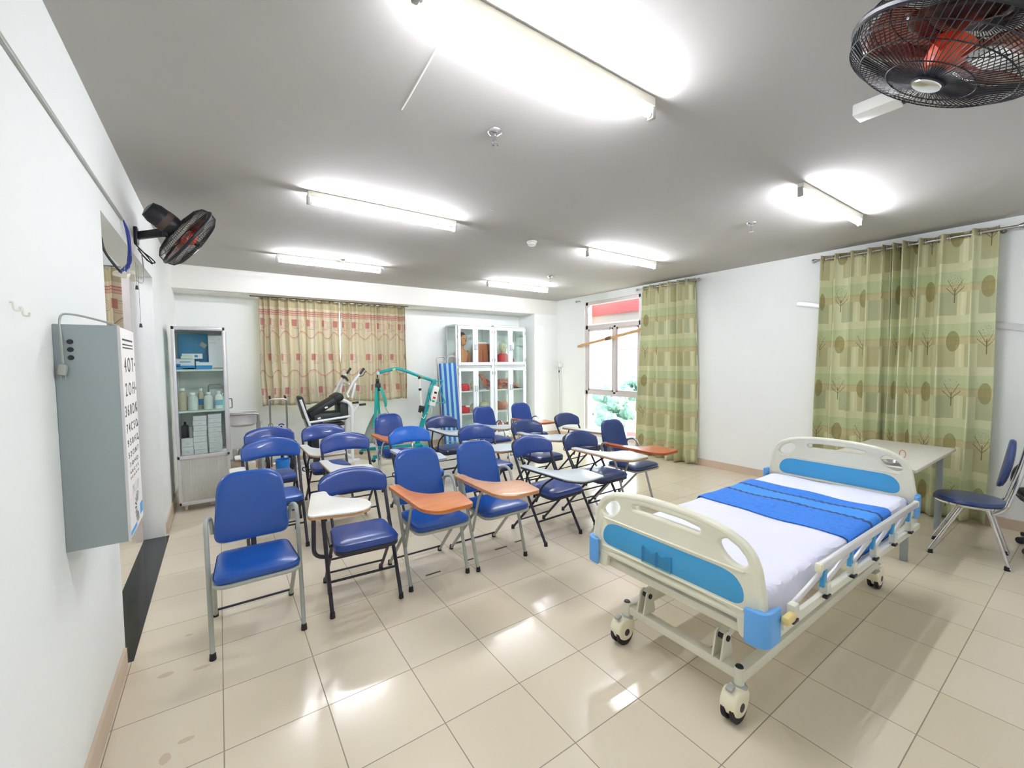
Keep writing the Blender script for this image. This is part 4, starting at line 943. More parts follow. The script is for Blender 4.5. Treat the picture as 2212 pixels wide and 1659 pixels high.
MB().tube([(-.105, 0, .35), (.105, 0, .35)], .009, 8).tube([(-.105, 0, .12), (.105, 0, .12)], .009, 8).build('cross_bar', CHROME, t)
MB().tube([(-.105 + .028 * cos(2 * pi * k / 16), -.02, .69 + .028 * sin(2 * pi * k / 16)) for k in range(16)], .007, 6, True).build('holding_ring', CHROME, t)
for s in (-1, 1):
    MB().tube([(s * .11 - s * .012, 0, 1.08), (s * .11 - s * .012, .07, 1.10)], .016, 10).build('hand_grip', BLACKPL, t)
    wh = MB().tube([(s * .155 - .022, .03, .125), (s * .155 - .018, .03, .125), (s * .155 + .018, .03, .125), (s * .155 + .022, .03, .125)], [.11, .125, .125, .11], 24).build('wheel', RUBBER, t); MB().tube([(s * .155 - .026, .03, .125), (s * .155 + .026, .03, .125)], .035, 14).build('wheel_hub', ALU, wh)
MB().b2(-.11, .11, -.16, .01, .03, .045, .004).tube([(-.16, .03, .125), (.16, .03, .125)], .009, 8).build('foot_plate', STEEL, t)
t = thing('bucket', 'blue plastic bucket on the floor beside the chrome trolley', 'bucket', (.685, 6.62, 0))
MB().lathe([(0, 0), (.07, 0), (.078, .01), (.092, .24), (.098, .243), (.098, .25), (.087, .25), (.074, .014), (0, .014)], 28).build('bucket_shell', mat('bucket_blue', '0f78d6', .35, var=.03), t)
MB().tube([(.095 * cos(pi * k / 14), -.02 - .03 * sin(pi * k / 14), .235 - .05 * sin(pi * k / 14)) for k in range(15)], .003, 6).build('bucket_handle', STEEL, t)
t = thing('hand_pump', 'blue topped hand pump standing behind the back-row chair', 'pump', (.70, 6.76, 0))
MB().lathe([(0, 0), (.035, 0), (.035, .02), (.02, .03), (.02, .55), (.012, .56), (.012, .70), (0, .70)], 14).build('pump_barrel', DARKF, t)
MB().tube([(-.035, 0, .71), (-.01, 0, .725), (.01, 0, .725), (.035, 0, .71)], .009, 8).build('pump_handle', BLUEV2, t)
o = MB().lathe([(0, 0), (.02, 0), (.02, .70), (.012, .72), (.012, .76), (0, .76)], 12).build('glass_cylinder', mat('pale_tube', 'c9d6d2', .2), None, (.47, 6.98, 0)); tag(o, 'slim pale upright tube beside the chrome trolley', 'tube')
# ------------------------------------------------------------------ standing lift chair
t = thing('lift_chair', 'white framed lift chair with black padded seat in front of the beige curtain', 'lift chair', (1.30, 6.78, 0))
OX, OY = 1.30, 6.78
q = lambda x, z, y=0: (x - OX, y, z)
for s in (-1, 1):
    yy = s * .20
    MB().tube([q(1.615, .10, yy), q(1.62, .90, yy)], .022, 10).build('upright_post', WHITEM, t)
    MB().tube(fillet([q(1.62, .62, yy), q(1.625, .93, yy), q(1.56, 1.01, yy), q(1.50, 1.03, yy)], .05), .024, 10).build('post_head', WHITEM, t)
    hx = .06 * (1 if s < 0 else -.6)
    a = MB().tube([q(1.52 + hx, 1.07, yy), q(1.50 + hx, 1.12, yy), q(1.60 + hx, 1.30, yy), q(1.70 + hx, 1.42, yy)], .017, 10).tube([q(1.57 + hx, 1.06, yy), q(1.63 + hx, 1.28, yy)], .017, 10).build('push_arm', WHITEM, t)
    MB().tube([q(1.695 + hx, 1.41, yy), q(1.76 + hx, 1.50, yy)], .019, 10).build('hand_grip', BLACKPL, a)
    if s < 0: MB().tube(smoothpts([q(1.74, 1.375, yy), q(1.80, 1.39, yy), q(1.83, 1.44, yy), q(1.86, 1.45, yy)]), .006, 6).build('brake_lever', BLACKPL, a)
    MB().tube(fillet([q(1.60, .78, yy), q(1.70, .93, yy), q(1.74, .945, yy), q(1.83, .95, yy)], .04), .010, 8).build('side_bar', WHITEM, t)
    MB().tube([q(1.73, .945, yy), q(1.83, .95, yy)], .017, 10).build('hand_grip', BLACKPL, t)
    MB().rtube(q(.93, .105, yy), q(1.72, .105, yy), .04, .05).build('base_rail', WHITEM, t)
    for x in (.95, 1.69):
        c = MB().box(q(x, .095, yy * 1.06), (.05, .03, .06), None, .008).build('caster_fork', WHITEM, t); MB().cyl(q(x, .045, yy * 1.06 - .012), q(x, .045, yy * 1.06 + .012), .045, 20).build('wheel', WHITEP, c)
    MB().tube([q(.93, 1.07, yy), q(.99, .86, yy), q(1.03, .73, yy), q(1.10, .50, yy)], .018, 10).build('back_tube', WHITEM, t)
    MB().tube([q(1.02, .735, yy), q(1.62, .785, yy)], .017, 10).build('seat_bar', WHITEM, t)
    MB().rtube(q(1.10, .72, yy), q(1.12, .10, yy), .03, .09).build('rear_leg', BLACKPL, t)
MB().tube([q(1.49, 1.39, -.24), q(1.56, 1.36, -.16), q(1.66, 1.31, .16)], .020, 10).tube([q(1.56, 1.375, -.08), q(1.62, 1.345, .24)], .020, 10).build('chest_bar', BLACKPL, t)
MB().rtube(q(1.60, 1.27, -.2), q(1.60, 1.27, .2), .02, .02).rtube(q(1.62, .14, -.2), q(1.62, .14, .2), .03, .03).build('cross_bar', WHITEM, t)
R0 = rotm(0, radians(-30)); MB().box(q(1.30, .965), (.50, .34, .10), R0, .03).box(q(1.12, .83), (.12, .32, .15), R0, .03).box(q(1.45, 1.07), (.14, .36, .09), R0, .025).build('thigh_pad', BLACKV, t)
MB().box(q(1.33, .79), (.48, .34, .13), None, .03).box(q(1.52, .86), (.13, .36, .24), None, .03).build('seat_cushion', mat('dark_green_vinyl', '26302e', .5), t)
MB().box(q(1.30, .66), (.46, .30, .05), rotm(0, -.06), .015).box(q(1.16, .68), (.13, .38, .30), None, .03).build('seat_base', BLACKPL, t)
MB().box(q(.985, .93), (.05, .36, .36), rotm(0, -.22), .02).build('back_pad', BLACKV, t)
for z, x in ((.93, 1.25), (.78, 1.15)): MB().tube([q(x, z, -.185), q(x + .04, z + .01, -.19)], .014, 8).build('adjuster', WHITEM, t)
# ------------------------------------------------------------------ patient hoist
t = thing('patient_hoist', 'teal patient hoist with curved boom and hanging sling beside the striped stretcher', 'patient hoist', (2.90, 6.75, 0))
OX, OY = 2.90, 6.75
S = 6.75 / 7.0
q = lambda x, z, y=0: (x * S - OX, y, 1.585 + (z - 1.585) * S)
MB().rtube(q(2.80, .10), q(3.13, 1.20), .055, .07).build('mast', TEAL, t)
bm_ = MB().tube(smoothpts([q(2.17, 1.415), q(2.33, 1.455), q(2.50, 1.475), q(2.68, 1.42), q(2.88, 1.345), q(3.15, 1.25)], 5), .021, 10, flat=1.25).build('boom', TEAL, t)
MB().tube([q(2.40, 1.462), q(2.45, 1.473)], .0225, 10, flat=1.25).build('yellow_sticker', mat('lime_sticker', 'bfe08a', .5), bm_)
MB().tube([q(2.86, 1.35, -.002), q(2.95, 1.318, -.002)], .0225, 10, flat=1.25).build('maker_plate', mat('olive_plate', '6f9a80', .5), bm_)
MB().box(q(3.15, 1.235), (.08, .07, .09), None, .012).build('mast_head', TEAL, t)
MB().cyl(q(2.875, 1.335), q(2.89, 1.14), .014, 10).cyl(q(2.885, 1.17), q(2.91, .80), .020, 12).build('actuator', WHITEP, t)
MB().cyl(q(2.888, 1.13), q(2.890, 1.09), .024, 12).build('actuator_collar', BLACKPL, t); MB().box(q(2.91, .76), (.09, .07, .12), rotm(0, .2), .015).build('actuator_motor', BLACKPL, t); MB().box(q(2.88, 1.32), (.035, .05, .05), None, .006).build('actuator_joint', BLACKPL, t)
for s in (-1, 1): MB().tube(fillet([q(3.12, 1.225, s * .05), q(2.98, 1.17, s * .22), q(2.95, 1.10, s * .22), q(3.07, .88, s * .06)] if s < 0 else [q(3.17, 1.22, .03), q(3.36, 1.26, .05), q(3.16, 1.10, -.22), q(3.27, .86, -.22), q(3.17, .86, -.05)], .03), .010, 8).build('push_handle', TEAL, t)
bt = MB().box(q(3.125, .985, -.055), (.11, .06, .34), rotm(0, radians(16)), .012).build('battery_box', WHITEP, t)
for dz, mm in ((.06, BLACKPL), (-.03, RED), (-.09, TEALC)): MB().box(q(3.125 + dz * .28, .985 + dz, -.055 - .0315 * 1.0), (.05, .004, .035), rotm(0, radians(16)), .001).build('control_mark', mm, bt)
MB().tube(smoothpts([q(3.05, .82, -.03), q(3.09, .76, -.05), q(3.06, .66, -.04), q(3.0, .70, -.03)]), .005, 6).tube(smoothpts([q(2.90, .72, -.04), q(2.88, .66, -.05), q(2.93, .60, -.04), q(2.98, .66, -.03)]), .006, 6).build('control_cable', WHITEP, t)
sb = MB().cyl(q(2.15, 1.40), q(2.15, 1.33), .012, 8).box(q(2.15, 1.27), (.05, .04, .10), None, .012).box(q(2.155, 1.18), (.085, .06, .13), None, .02).build('hook', BLACKPL, t)
MB().box(q(2.155, 1.41), (.045, .055, .05), rotm(0, -.25), .008).build('boom_end', ALU, sb)
def strap(pts, w_, nm, mm): MB().tube(smoothpts(pts, 5), w_, 8, flat=.35).build(nm, mm, t)
strap([q(2.13, 1.17, -.02), q(2.10, .95, -.05), q(2.08, .72, -.06), q(2.05, .53, -.05)], .04, 'sling_strap', TEALC)
strap([q(2.15, 1.16, .02), q(2.16, .95, .03), q(2.17, .72, .02), q(2.18, .55, .0)], .04, 'sling_strap', TEALC)
strap([q(2.19, 1.17, -.02), q(2.23, 1.06, -.03), q(2.27, .92, -.03), q(2.26, .85, -.03)], .035, 'sling_strap', TEALC)
strap([q(2.25, .95, .02), q(2.30, .78, .02), q(2.42, .62, .02)], .010, 'sling_strap', MESHG)
MB().grid(10, 10, lambda i, j: Vector(q(2.06 - .22 * j + i * (.22 + .22 * j), .74 - .48 * j, -.03 + .03 * sin(i * 9 + j * 4)))).build('sling_net', MESHG, t, solid=.003)
for s in (-1, 1):
    g = MB().rtube(q(2.98, .10, s * .16), q(1.95, .10, s * .34), .055, .05).build('base_leg', TEAL, t)
    for x, y in ((1.95, .34), (3.02, .18)):
        c = MB().box(q(x, .075, s * y), (.05, .035, .03), None, .006).build('caster_fork', TEAL, g); MB().cyl(q(x, .002 + .045, s * y - .016), q(x, .047, s * y + .016), .030, 18).build('wheel', RUBBER, g)
MB().rtube(q(2.92, .10, -.2), q(2.92, .10, .2), .08, .06).box(q(2.82, .13), (.14, .10, .06), None, .01).build('base_cross', TEAL, t)
# ------------------------------------------------------------------ folded striped stretcher
STR = newmat('striped_canvas'); mt, nt, b = STR; u, v, _ = xyz(nt, 'obj')
c = mixc(nt, (u + .5).mod(.0975).gt(.052), lin('1c58aa'), lin('8fbcc8')); nt.links.new(c, b.inputs['Base Color']); b.inputs['Roughness'].default_value = .7
t = thing('folding_stretcher', 'folded stretcher with blue and pale striped canvas leaning beside the white display cabinet', 'stretcher', (3.47, 6.86, 0)); t.rotation_euler = (-.02, -.05, 0)
for dx in (-.125, .085): MB().tube(fillet([(dx - .075, .05, .03), (dx - .075, .05, 1.69), (dx + .09, .05, 1.69), (dx + .09, .05, .03)], .06), .014, 10).build('stretcher_tube', STEEL, t)
MB().rtube((.195, .045, .02), (.195, .045, 1.66), .035, .05).build('wooden_side', mat('worn_pink_wood', 'd6b9a2', .6, var=.15, scale=8), t)
MB().prism(rrect(.315, 1.50, .015, 3, -.02, .82), -.022, .022, 'xz', bev=.006).build('striped_canvas', STR[0], t)
MB().tube([(-.17, .02, .06), (.17, .02, .06)], .011, 8).tube([(-.17, -.02, .18), (.15, -.02, .10)], .008, 8).build('brace', STEEL, t)
# ------------------------------------------------------------------ white display cabinet
X0, X1, Y0, Y1, ZT = 3.59, 5.19, 6.97, 7.38, 2.285
t = thing('display_cabinet', 'tall white glass-doored cabinet of training models against the back wall', 'cabinet', (X0, Y0, 0)); W, Dp = X1 - X0, Y1 - Y0
CW = WHITEM
m = MB()
m.b2(0, W, 0, Dp, ZT - .025, ZT, .004).b2(0, W, 0, Dp, .10, .135, .004).b2(0, W, .02, Dp, 1.475, 1.515)
for x in (.0, W - .03): m.b2(x, x + .03, 0, .03, .03, ZT, .003).b2(x, x + .03, Dp - .03, Dp, .03, ZT, .003)
m.b2(W / 2 - .03, W / 2 + .03, .0, .03, .1, ZT).b2(W / 2 - .012, W / 2 + .012, Dp - .03, Dp, .1, ZT).b2(0, W, Dp - .02, Dp - .012, .1, ZT)
m.build('cabinet_frame', CW, t)
for k, (a, b) in enumerate(((.035, W / 4 + .0), (W / 4 + .002, W / 2 - .025), (W / 2 + .025, W * 3 / 4), (W * 3 / 4 + .002, W - .035))):
    for z0, z1, nm in ((1.52, ZT - .03, 'upper'), (.14, 1.47, 'lower')):
        m = MB(); st = .055
        m.b2(a, a + st, -.022, 0, z0, z1, .003).b2(b - st, b, -.022, 0, z0, z1, .003).b2(a + st, b - st, -.022, 0, z0, z0 + .06, .003).b2(a + st, b - st, -.022, 0, z1 - .06, z1, .003)
        d = m.build('glass_door', CW, t)
        MB().b2(a + st - .005, b - st + .005, -.013, -.009, z0 + .055, z1 - .055).build('door_glass', CABGLASS, d, smooth=False)
        hx = b - .022 if k % 2 == 0 else a + .022; zc = 1.86 if nm == 'upper' else 1.08
        MB().tube(fillet([(hx, -.022, zc + .05), (hx, -.045, zc + .05), (hx, -.045, zc - .05), (hx, -.022, zc - .05)], .01), .005, 6).build('door_handle', STEEL, d)
        for zz in (z0 + .1, z1 - .1): xx = a + .004 if k % 2 == 0 else b - .004; MB().cyl((xx, -.026, zz - .03), (xx, -.026, zz + .03), .006, 8).build('hinge', STEEL, d)
for x in (.012, W - .016): MB().b2(x, x + .004, .03, Dp - .03, .135, ZT - .025).build('side_glass', CABGLASS, t, smooth=False)
for z in (1.035, .61): MB().b2(.016, W - .016, .015, Dp - .025, z - .018, z).build('shelf', CW, t, smooth=False)
SH0, SH1, SH2, SH3 = .137, .612, 1.037, 1.517
# models in the cabinet
def rings(prof, n=16, c=(0, 0)):
    return [[Vector((c[0] + rx * cos(2 * pi * k / n) + ox, c[1] + ry * sin(2 * pi * k / n) + oy, z)) for k in range(n)] for z, rx, ry, ox, oy in prof]
def head(m_skin, parent, z, hair=None, s=1.0, x=0, rot=None):
    R = rot or Matrix.Identity(3); o = Vector((x, 0, z)); f = lambda p: o + R @ (Vector(p) * s)
    m = MB(); m.loft([[f(v) for v in rg] for rg in rings([(0, .02, .02, 0, -.02), (.012, .045, .05, 0, -.03), (.04, .060, .075, 0, -.02), (.08, .070, .088, 0, -.01), (.13, .076, .095, 0, 0), (.17, .072, .09, 0, .005), (.20, .055, .07, 0, .008), (.222, .02, .03, 0, .01)])])
    m.ell(f((0, -.105, .085)), (.013 * s, .018 * s, .022 * s), R); m.ell(f((0, -.098, .05)), (.022 * s, .010 * s, .006 * s), R)
    for sx in (-1, 1): m.ell(f((sx * .075, .01, .10)), (.010 * s, .020 * s, .03 * s), R)
    h = m.build('head', m_skin, parent)
    e = MB()
    for sx in (-1, 1): e.ell(f((sx * .03, -.087, .115)), (.013 * s, .007 * s, .007 * s), R)
    e.build('eyes', DKGRN, h)
    if hair: MB().loft([[f(v) for v in rg] for rg in rings([(.135, .080, .085, 0, .02), (.155, .082, .096, 0, .012), (.19, .070, .086, 0, .010), (.222, .042, .055, 0, .010), (.234, .01, .015, 0, .010)])]).build('hair', hair, h)
    return h
t = thing('torso_manikin', 'bare-chested training manikin torso with short hair on the cabinet top shelf', 'manikin', (3.83, 7.19, SH3), .3); t.scale = (.82, .9, .97)
MB().loft(rings([(0, .135, .085, 0, 0), (.08, .138, .09, 0, 0), (.16, .150, .098, 0, 0), (.235, .165, .10, 0, 0), (.27, .17, .085, 0, .005), (.30, .13, .07, 0, .01), (.325, .075, .055, 0, .012), (.345, .050, .05, 0, .012), (.42, .045, .048, 0, .005)], 20)).build('torso', SKIN, t)
for s in (-1, 1): MB().tube(smoothpts([(s * .15, .0, .265), (s * .195, .0, .22), (s * .205, .0, .10), (s * .20, .0, .01)]), [.05] * 7 + [.045] * 6 + [.04] * 6, 12).build('upper_arm', SKIN, t)
head(SKIN, t, .395, HAIR, 1.12)
t = thing('injection_manikin', 'red-brown thigh and hip training model with a flat white top on the cabinet top shelf', 'training model', (4.235, 7.17, SH3)); t.scale = (.80, .8, 1)
MB().loft(rings([(0, .20, .08, 0, 0), (.1, .205, .095, 0, 0), (.22, .20, .10, 0, 0), (.33, .185, .095, 0, 0), (.425, .165, .085, 0, 0)], 22)).build('hip_body', SKIN2, t)
MB().loft(rings([(.425, .165, .085, 0, 0), (.445, .163, .083, 0, 0)], 22)).build('cut_top', WHITEP, t)
MB().tube([(0, -.098, .0), (0, -.104, .2), (0, -.09, .33)], .006, 6).build('cleft', DKGRN, t)
t = thing('bust_model', 'dark reddish bust model half hidden behind the cabinet door stile on the top shelf', 'training model', (4.49, 7.29, SH3)); t.scale = (.8, .8, .9)
MB().loft(rings([(0, .08, .07, 0, 0), (.2, .085, .075, 0, 0), (.27, .04, .04, 0, 0), (.32, .04, .04, 0, 0)], 16)).build('bust', DKGRN, t); head(SKIN2, t, .30, None, .8)
t = thing('red_shirt_model', 'pale skull-like head on a red torso model on the cabinet top shelf', 'training model', (4.76, 7.18, SH3))
MB().loft(rings([(0, .10, .07, 0, 0), (.1, .11, .08, 0, 0), (.2, .115, .08, 0, 0), (.235, .08, .06, 0, 0)], 18)).build('red_torso', RED, t)
MB().loft(rings([(.225, .04, .04, 0, 0), (.27, .042, .042, 0, 0)], 14)).build('neck', BONE, t); head(BONE, t, .25, None, .92)
for k in range(6): MB().ell((.135, -.02 + .003 * k, .03 + .034 * k), (.026, .022, .013)).build('vertebra', PURPLE, t) if k == 0 else MB().ell((.135, -.02, .03 + .034 * k), (.026, .022, .013)).build('vertebra', PURPLE, t)
o = MB().lathe([(0, 0), (.05, 0), (.05, .12), (.03, .14), (.03, .2), (0, .2)], 16).build('red_jar', RED, None, (4.99, 7.2, SH3)); tag(o, 'red jar-shaped model at the window end of the cabinet top shelf', 'training model')
def cpr(label, x, z, rz, bandage=False):
    t = thing('cpr_manikin', label, 'manikin', (x, 7.16, z), rz, 'red-shirted resuscitation manikins'); t.scale = (.72, .8, .95)
    MB().pad(round_poly([(-.20, -.12), (.08, -.13), (.13, -.05), (.13, .05), (.08, .13), (-.20, .12)], .05, 4), 0, .135, dome=.8).build('red_jacket', RED, t)
    R = rotm(-pi / 2, 0, 0) ; R = rotm(0, 0, -pi / 2) @ rotm(-pi / 2 + .0, 0, 0)
    MB().tube([(.11, 0, .07), (.17, 0, .08)], .04, 12).build('neck', BONE, t)
    h = head(BONE, t, .118, None, .85, .145, Matrix(((0, 0, 1), (1, 0, 0), (0, 1, 0))) @ rotm(0, 0, 0) if False else Matrix(((0, 0, 1), (0, 1, 0), (-1, 0, 0))) @ rotm(0, 0, pi / 2))
    if bandage: MB().pad(rrect(.12, .09, .02, 3, .06, -.06), .115, .15, dome=.4).build('white_cloth', WHITE, t)
cpr('red-shirted resuscitation manikin lying on the upper of the two lower cabinet shelves', 3.86, SH2 + .002, -.25)
cpr('red-shirted resuscitation manikin with a white cloth lying on the lower cabinet shelf', 3.86, SH1 + .002, -.25, True)
t = thing('hand_model', 'model hand hanging fingers down from a stand on the cabinet shelf', 'training model', (4.28, 7.17, SH2 + .001))
MB().lathe([(0, 0), (.07, 0), (.07, .012), (0, .012)], 18).build('stand_base', WHITEP, t)
m = MB().tube(smoothpts([(-.08, .03, .30), (-.04, .01, .27), (.0, 0, .22), (.02, 0, .17)]), [.03] * 6 + [.036] * 6 + [.042] * 7, 12)
for i, (dx, l) in enumerate(((-.03, .075), (-.008, .095), (.014, .09), (.034, .07))): m.tube(smoothpts([(.02 + dx, -.005, .17), (.024 + dx * 1.15, -.015, .17 - l * .5), (.026 + dx * 1.2, -.008, .17 - l)]), .0105, 8)
m.tube(smoothpts([(-.015, -.02, .20), (-.045, -.045, .16), (-.04, -.05, .12)]), .012, 8); m.build('hand', PINK, t)
MB().tube([(-.06, .04, .012), (-.06, .04, .29)], .008, 8).build('stand_rod', STEEL, t)
def organ(name, label, x, y, z, balls, mm, base=None):
    t = thing(name, label, 'training model', (x, y, z), 0, None)
    m = MB()
    for (c, r) in balls: m.ell(c, r)
    mz = min(v_.co.z for v_ in m.bm.verts) - (.0115 if base else 0)
    for v_ in m.bm.verts: v_.co.z -= mz
    m.build('model_body', mm, t)
    if base: MB().b2(-base, base, -.06, .06, 0, .01, .003).build('stand_base', BLACKPL, t)
rr = random.Random(3)
pile = lambda n, w_, h, r: [((rr.uniform(-w_, w_), rr.uniform(-.06, .06), r * .8 + rr.random() * h), (r * rr.uniform(.7, 1.2), r, r * rr.uniform(.7, 1))) for _ in range(n)]
organ('organ_model', 'heap of pink organ models beside the model hand on the cabinet shelf', 4.47, 7.17, SH2, pile(16, .09, .16, .03), PINK)
organ('organ_model', 'larger heap of pink organ models in the third cabinet bay', 4.76, 7.17, SH2, pile(34, .14, .17, .032), PINK)
organ('organ_model', 'low tapering pink organ model on a dark base in the last cabinet bay', 5.02, 7.17, SH2, [((-.06 + i * .022, 0, .03 + .06 * (1 - i / 7)), (.035, .05, .02 + .04 * (1 - i / 7))) for i in range(7)], PINK, .13)
organ('pelvis_model', 'pale domed bone model on the lower cabinet shelf beside the manikin', 4.30, 7.17, SH1, [((0, 0, .09), (.105, .10, .095)), ((.02, -.02, .19), (.03, .03, .03))], BONE)
organ('muscle_model', 'pink ribbed muscle model on the lower shelf of the third cabinet bay', 4.72, 7.17, SH1, [((-.09 + i * .02, 0, .10 - .005 * i), (.018, .07, .09 - .004 * i)) for i in range(6)] + [((.06, 0, .09), (.08, .08, .085))], PINK)
organ('organ_model', 'yellowish model on the lower shelf of the last cabinet bay', 5.03, 7.17, SH1, pile(14, .09, .10, .03), mat('model_yellow', 'd8b070', .6))
organ('muscle_model', 'pink striped model on the cabinet floor in the third bay', 4.74, 7.17, SH0, [((-.1 + i * .035, 0, .09 + .02 * sin(i)), (.022, .06, .10)) for i in range(7)], PINK)
organ('figure_model', 'small red figure model on the cabinet floor in the first bay', 3.80, 7.10, SH0, [((0, 0, .05), (.03, .03, .05)), ((0, 0, .12), (.022, .022, .03)), ((.02, 0, .17), (.03, .015, .012))], mat('model_red', 'e0503c', .5))
# ------------------------------------------------------------------ small white wall fixture on the pier
t = thing('wall_fixture', 'small white two-lobed wall fixture with hanging cords, in the corner beside the window', 'wall fixture', (XR, 6.76, 1.50))
MB().box((-.012, 0, 0), (.024, .09, .10), None, .008).tube([(-.02, 0, 0), (-.06, 0, .01)], .015, 10).build('fixture_base', WHITEP, t)
for s in (-1, 1): MB().lathe([(0, 0), (.05, .01), (.055, .03), (.03, .06), (0, .065)], 18, Matrix.Translation((-.07, s * .02, .015)) @ Matrix.Rotation(-s * pi / 2, 4, 'X')).build('lamp_lobe', WHITEP, t)
MB().tube(smoothpts([(-.04, .03, -.04), (-.03, .035, -.25), (-.02, .03, -.32), (-.015, .03, -.55), (-.012, .03, -.9), (-.012, .03, -1.4)]), .004, 6).tube(smoothpts([(-.03, -.03, -.03), (-.02, -.04, -.4), (-.015, -.03, -.7), (-.01, -.04, -1.3)]), .003, 6).build('fixture_cord', GREYP, t)
MB().box((-.03, .033, -.13), (.02, .02, .05), None, .005).build('cord_switch', BLACKPL, t)
# ------------------------------------------------------------------ table behind the bed
t = thing('table', 'pale grey laminate table with square steel legs behind the bed headboard', 'table', (4.93, 1.15, 0))
MB().prism(rrect(1.34, .62, .015, 3), .725, .75, bev=.004).build('table_top', mat('table_laminate', 'd3cec4', .35, var=.02), t)
for x in (-.56, .50):
    for y in (-.235, .235): MB().b2(x - .022, x + .022, y - .022, y + .022, 0, .725, .004).build('table_leg', GREYBOX, t)
MB().b2(-.56, .50, -.24, -.215, .68, .725).b2(-.56, .50, .215, .24, .68, .725).b2(-.575, -.55, -.235, .235, .68, .725).b2(.49, .515, -.235, .235, .68, .725).build('table_apron', GREYBOX, t)
o = MB().tube(smoothpts([(-.03, 0, .003), (.0, .02, .015), (.05, .03, .04), (.08, .02, .05), (.07, .0, .035), (.03, -.01, .012), (-.01, -.01, .003)]), .003, 6).build('wire_loop', mat('copper_wire', 'b57a5a', .4, .3), None, (4.72, 1.02, .75)); tag(o, 'thin brown wire loop lying on the pale table', 'wire')
t = thing('metal_dish', 'shiny flat metal dish on the table, seen through the headboard handle', 'dish', (4.36, 1.0, .75))
MB().lathe([(0, 0), (.05, 0), (.07, .025), (.064, .025), (.046, .006), (0, .006)], 20).build('dish_bowl', CHROME, t)
# ------------------------------------------------------------------ chrome chair with round seat
t = thing('round_seat_chair', 'chrome chair with round navy seat and padded back, beside the pale table', 'chair', (4.94, .655, 0), .12)
m = MB().lathe([(0, .430), (.19, .430), (.205, .440), (.208, .452), (.195, .470), (.12, .478), (0, .480)], 32); m.build('seat', BLUEV4, t)
MB().lathe([(.0, .418), (.196, .418), (.207, .425), (.209, .438), (.19, .432), (0, .432)], 32).build('seat_rim', CHROME, t)
for s in (-1, 1):
    l = MB().tube([(s * .19, .21, .012), (s * .165, .03, .425)], .0125, 10).build('front_leg', CHROME, t); MB().lathe([(0, 0), (.017, 0), (.016, .03), (0, .03)], 12, Matrix.Translation((s * .19, .20, 0))).build('rubber_foot', RUBBER, l)
    l = MB().tube([(s * .195, -.22, .012), (s * .165, -.10, .425)], .0125, 10).build('rear_leg', CHROME, t); MB().lathe([(0, 0), (.017, 0), (.016, .03), (0, .03)], 12, Matrix.Translation((s * .195, -.21, 0))).build('rubber_foot', RUBBER, l)
MB().tube(fillet([(-.165, -.13, .40), (-.17, -.19, .45), (-.16, -.26, .74), (-.12, -.295, .985), (.12, -.295, .985), (.16, -.26, .74), (.17, -.19, .45), (.165, -.13, .40)], .09, 6), .0125, 10).build('back_frame', CHROME, t)
tl = lambda v: Vector((v.x, v.y - .235 - (v.z - .70) * .16 - v.x * v.x * .6 + .06, v.z))
MB().pad([(.145 * cos(a), .775 + .19 * sin(a)) for a in [2 * pi * k / 24 for k in range(24)]], -.022, .022, 'xz', bend=tl, dome=.7).build('backrest', BLUEV4, t)
MB().tube([(-.18, .125, .2), (.18, .125, .2)], .008, 8).build('stretcher', CHROME, t)
# ------------------------------------------------------------------ office chair at the edge of the frame
t = thing('office_chair', 'black office chair on casters, only its armrest loop and casters showing beside the round-seat chair', 'office chair', (5.47, .18, 0), 2.2)
for k in range(5):
    a = 2 * pi * k / 5 + .2; c_, s_ = cos(a), sin(a)
    l = MB().rtube((0, 0, .13), (c_ * .27, s_ * .27, .085), .045, .035, bev=.008).build('star_leg', BLACKPL, t)
    MB().cyl((c_ * .27 - s_ * .022, s_ * .27 + c_ * .022, .028), (c_ * .27 + s_ * .022, s_ * .27 - c_ * .022, .028), .028, 16).build('caster', BLACKPL, l)
MB().cyl((0, 0, .1), (0, 0, .42), .026, 14).build('gas_column', BLACKPL, t)
MB().pad(round_poly([(-.23, -.22), (.23, -.22), (.22, .22), (-.22, .22)], .08, 5), .43, .51, dome=.6).build('seat', BLACKV, t)
MB().pad(round_poly([(-.20, .58), (.20, .58), (.18, 1.05), (-.18, 1.05)], .08, 5), -.03, .03, 'xz', org=(0, .25, 0), dome=.6).build('backrest', BLACKV, t)
MB().rtube((0, .05, .44), (0, .27, .62), .05, .012).build('back_bar', BLACKPL, t)
for s in (-1, 1): MB().tube([(s * .27, .02 + .15 * cos(2 * pi * k / 20), .58 + .15 * sin(2 * pi * k / 20)) for k in range(20)], .016, 8, True).build('armrest_loop', BLACKPL, t)
# ------------------------------------------------------------------ floor tape strips
for k, (x, y, l, rz, lab) in enumerate(((1.268, 2.885, .12, 0., 'longest dark tape strip on the floor under the bright orange tablet'), (1.60, 2.92, .07, 0., 'short dark tape strip on the floor between the two orange-tablet chairs'), (1.92, 2.95, .12, .0, 'dark tape strip on the floor under the paler orange tablet'), (2.13, 2.975, .10, 0., 'thin dark tape strip on the floor beside the dark-edged tablet chair'))):
    tag(MB().b2(-l / 2, l / 2, -.009, .009, 0, .0012).build('floor_tape', DKGRN, None, (x, y, 0), (0, 0, rz)), lab, 'floor tape', 'dark tape strips on the floor')
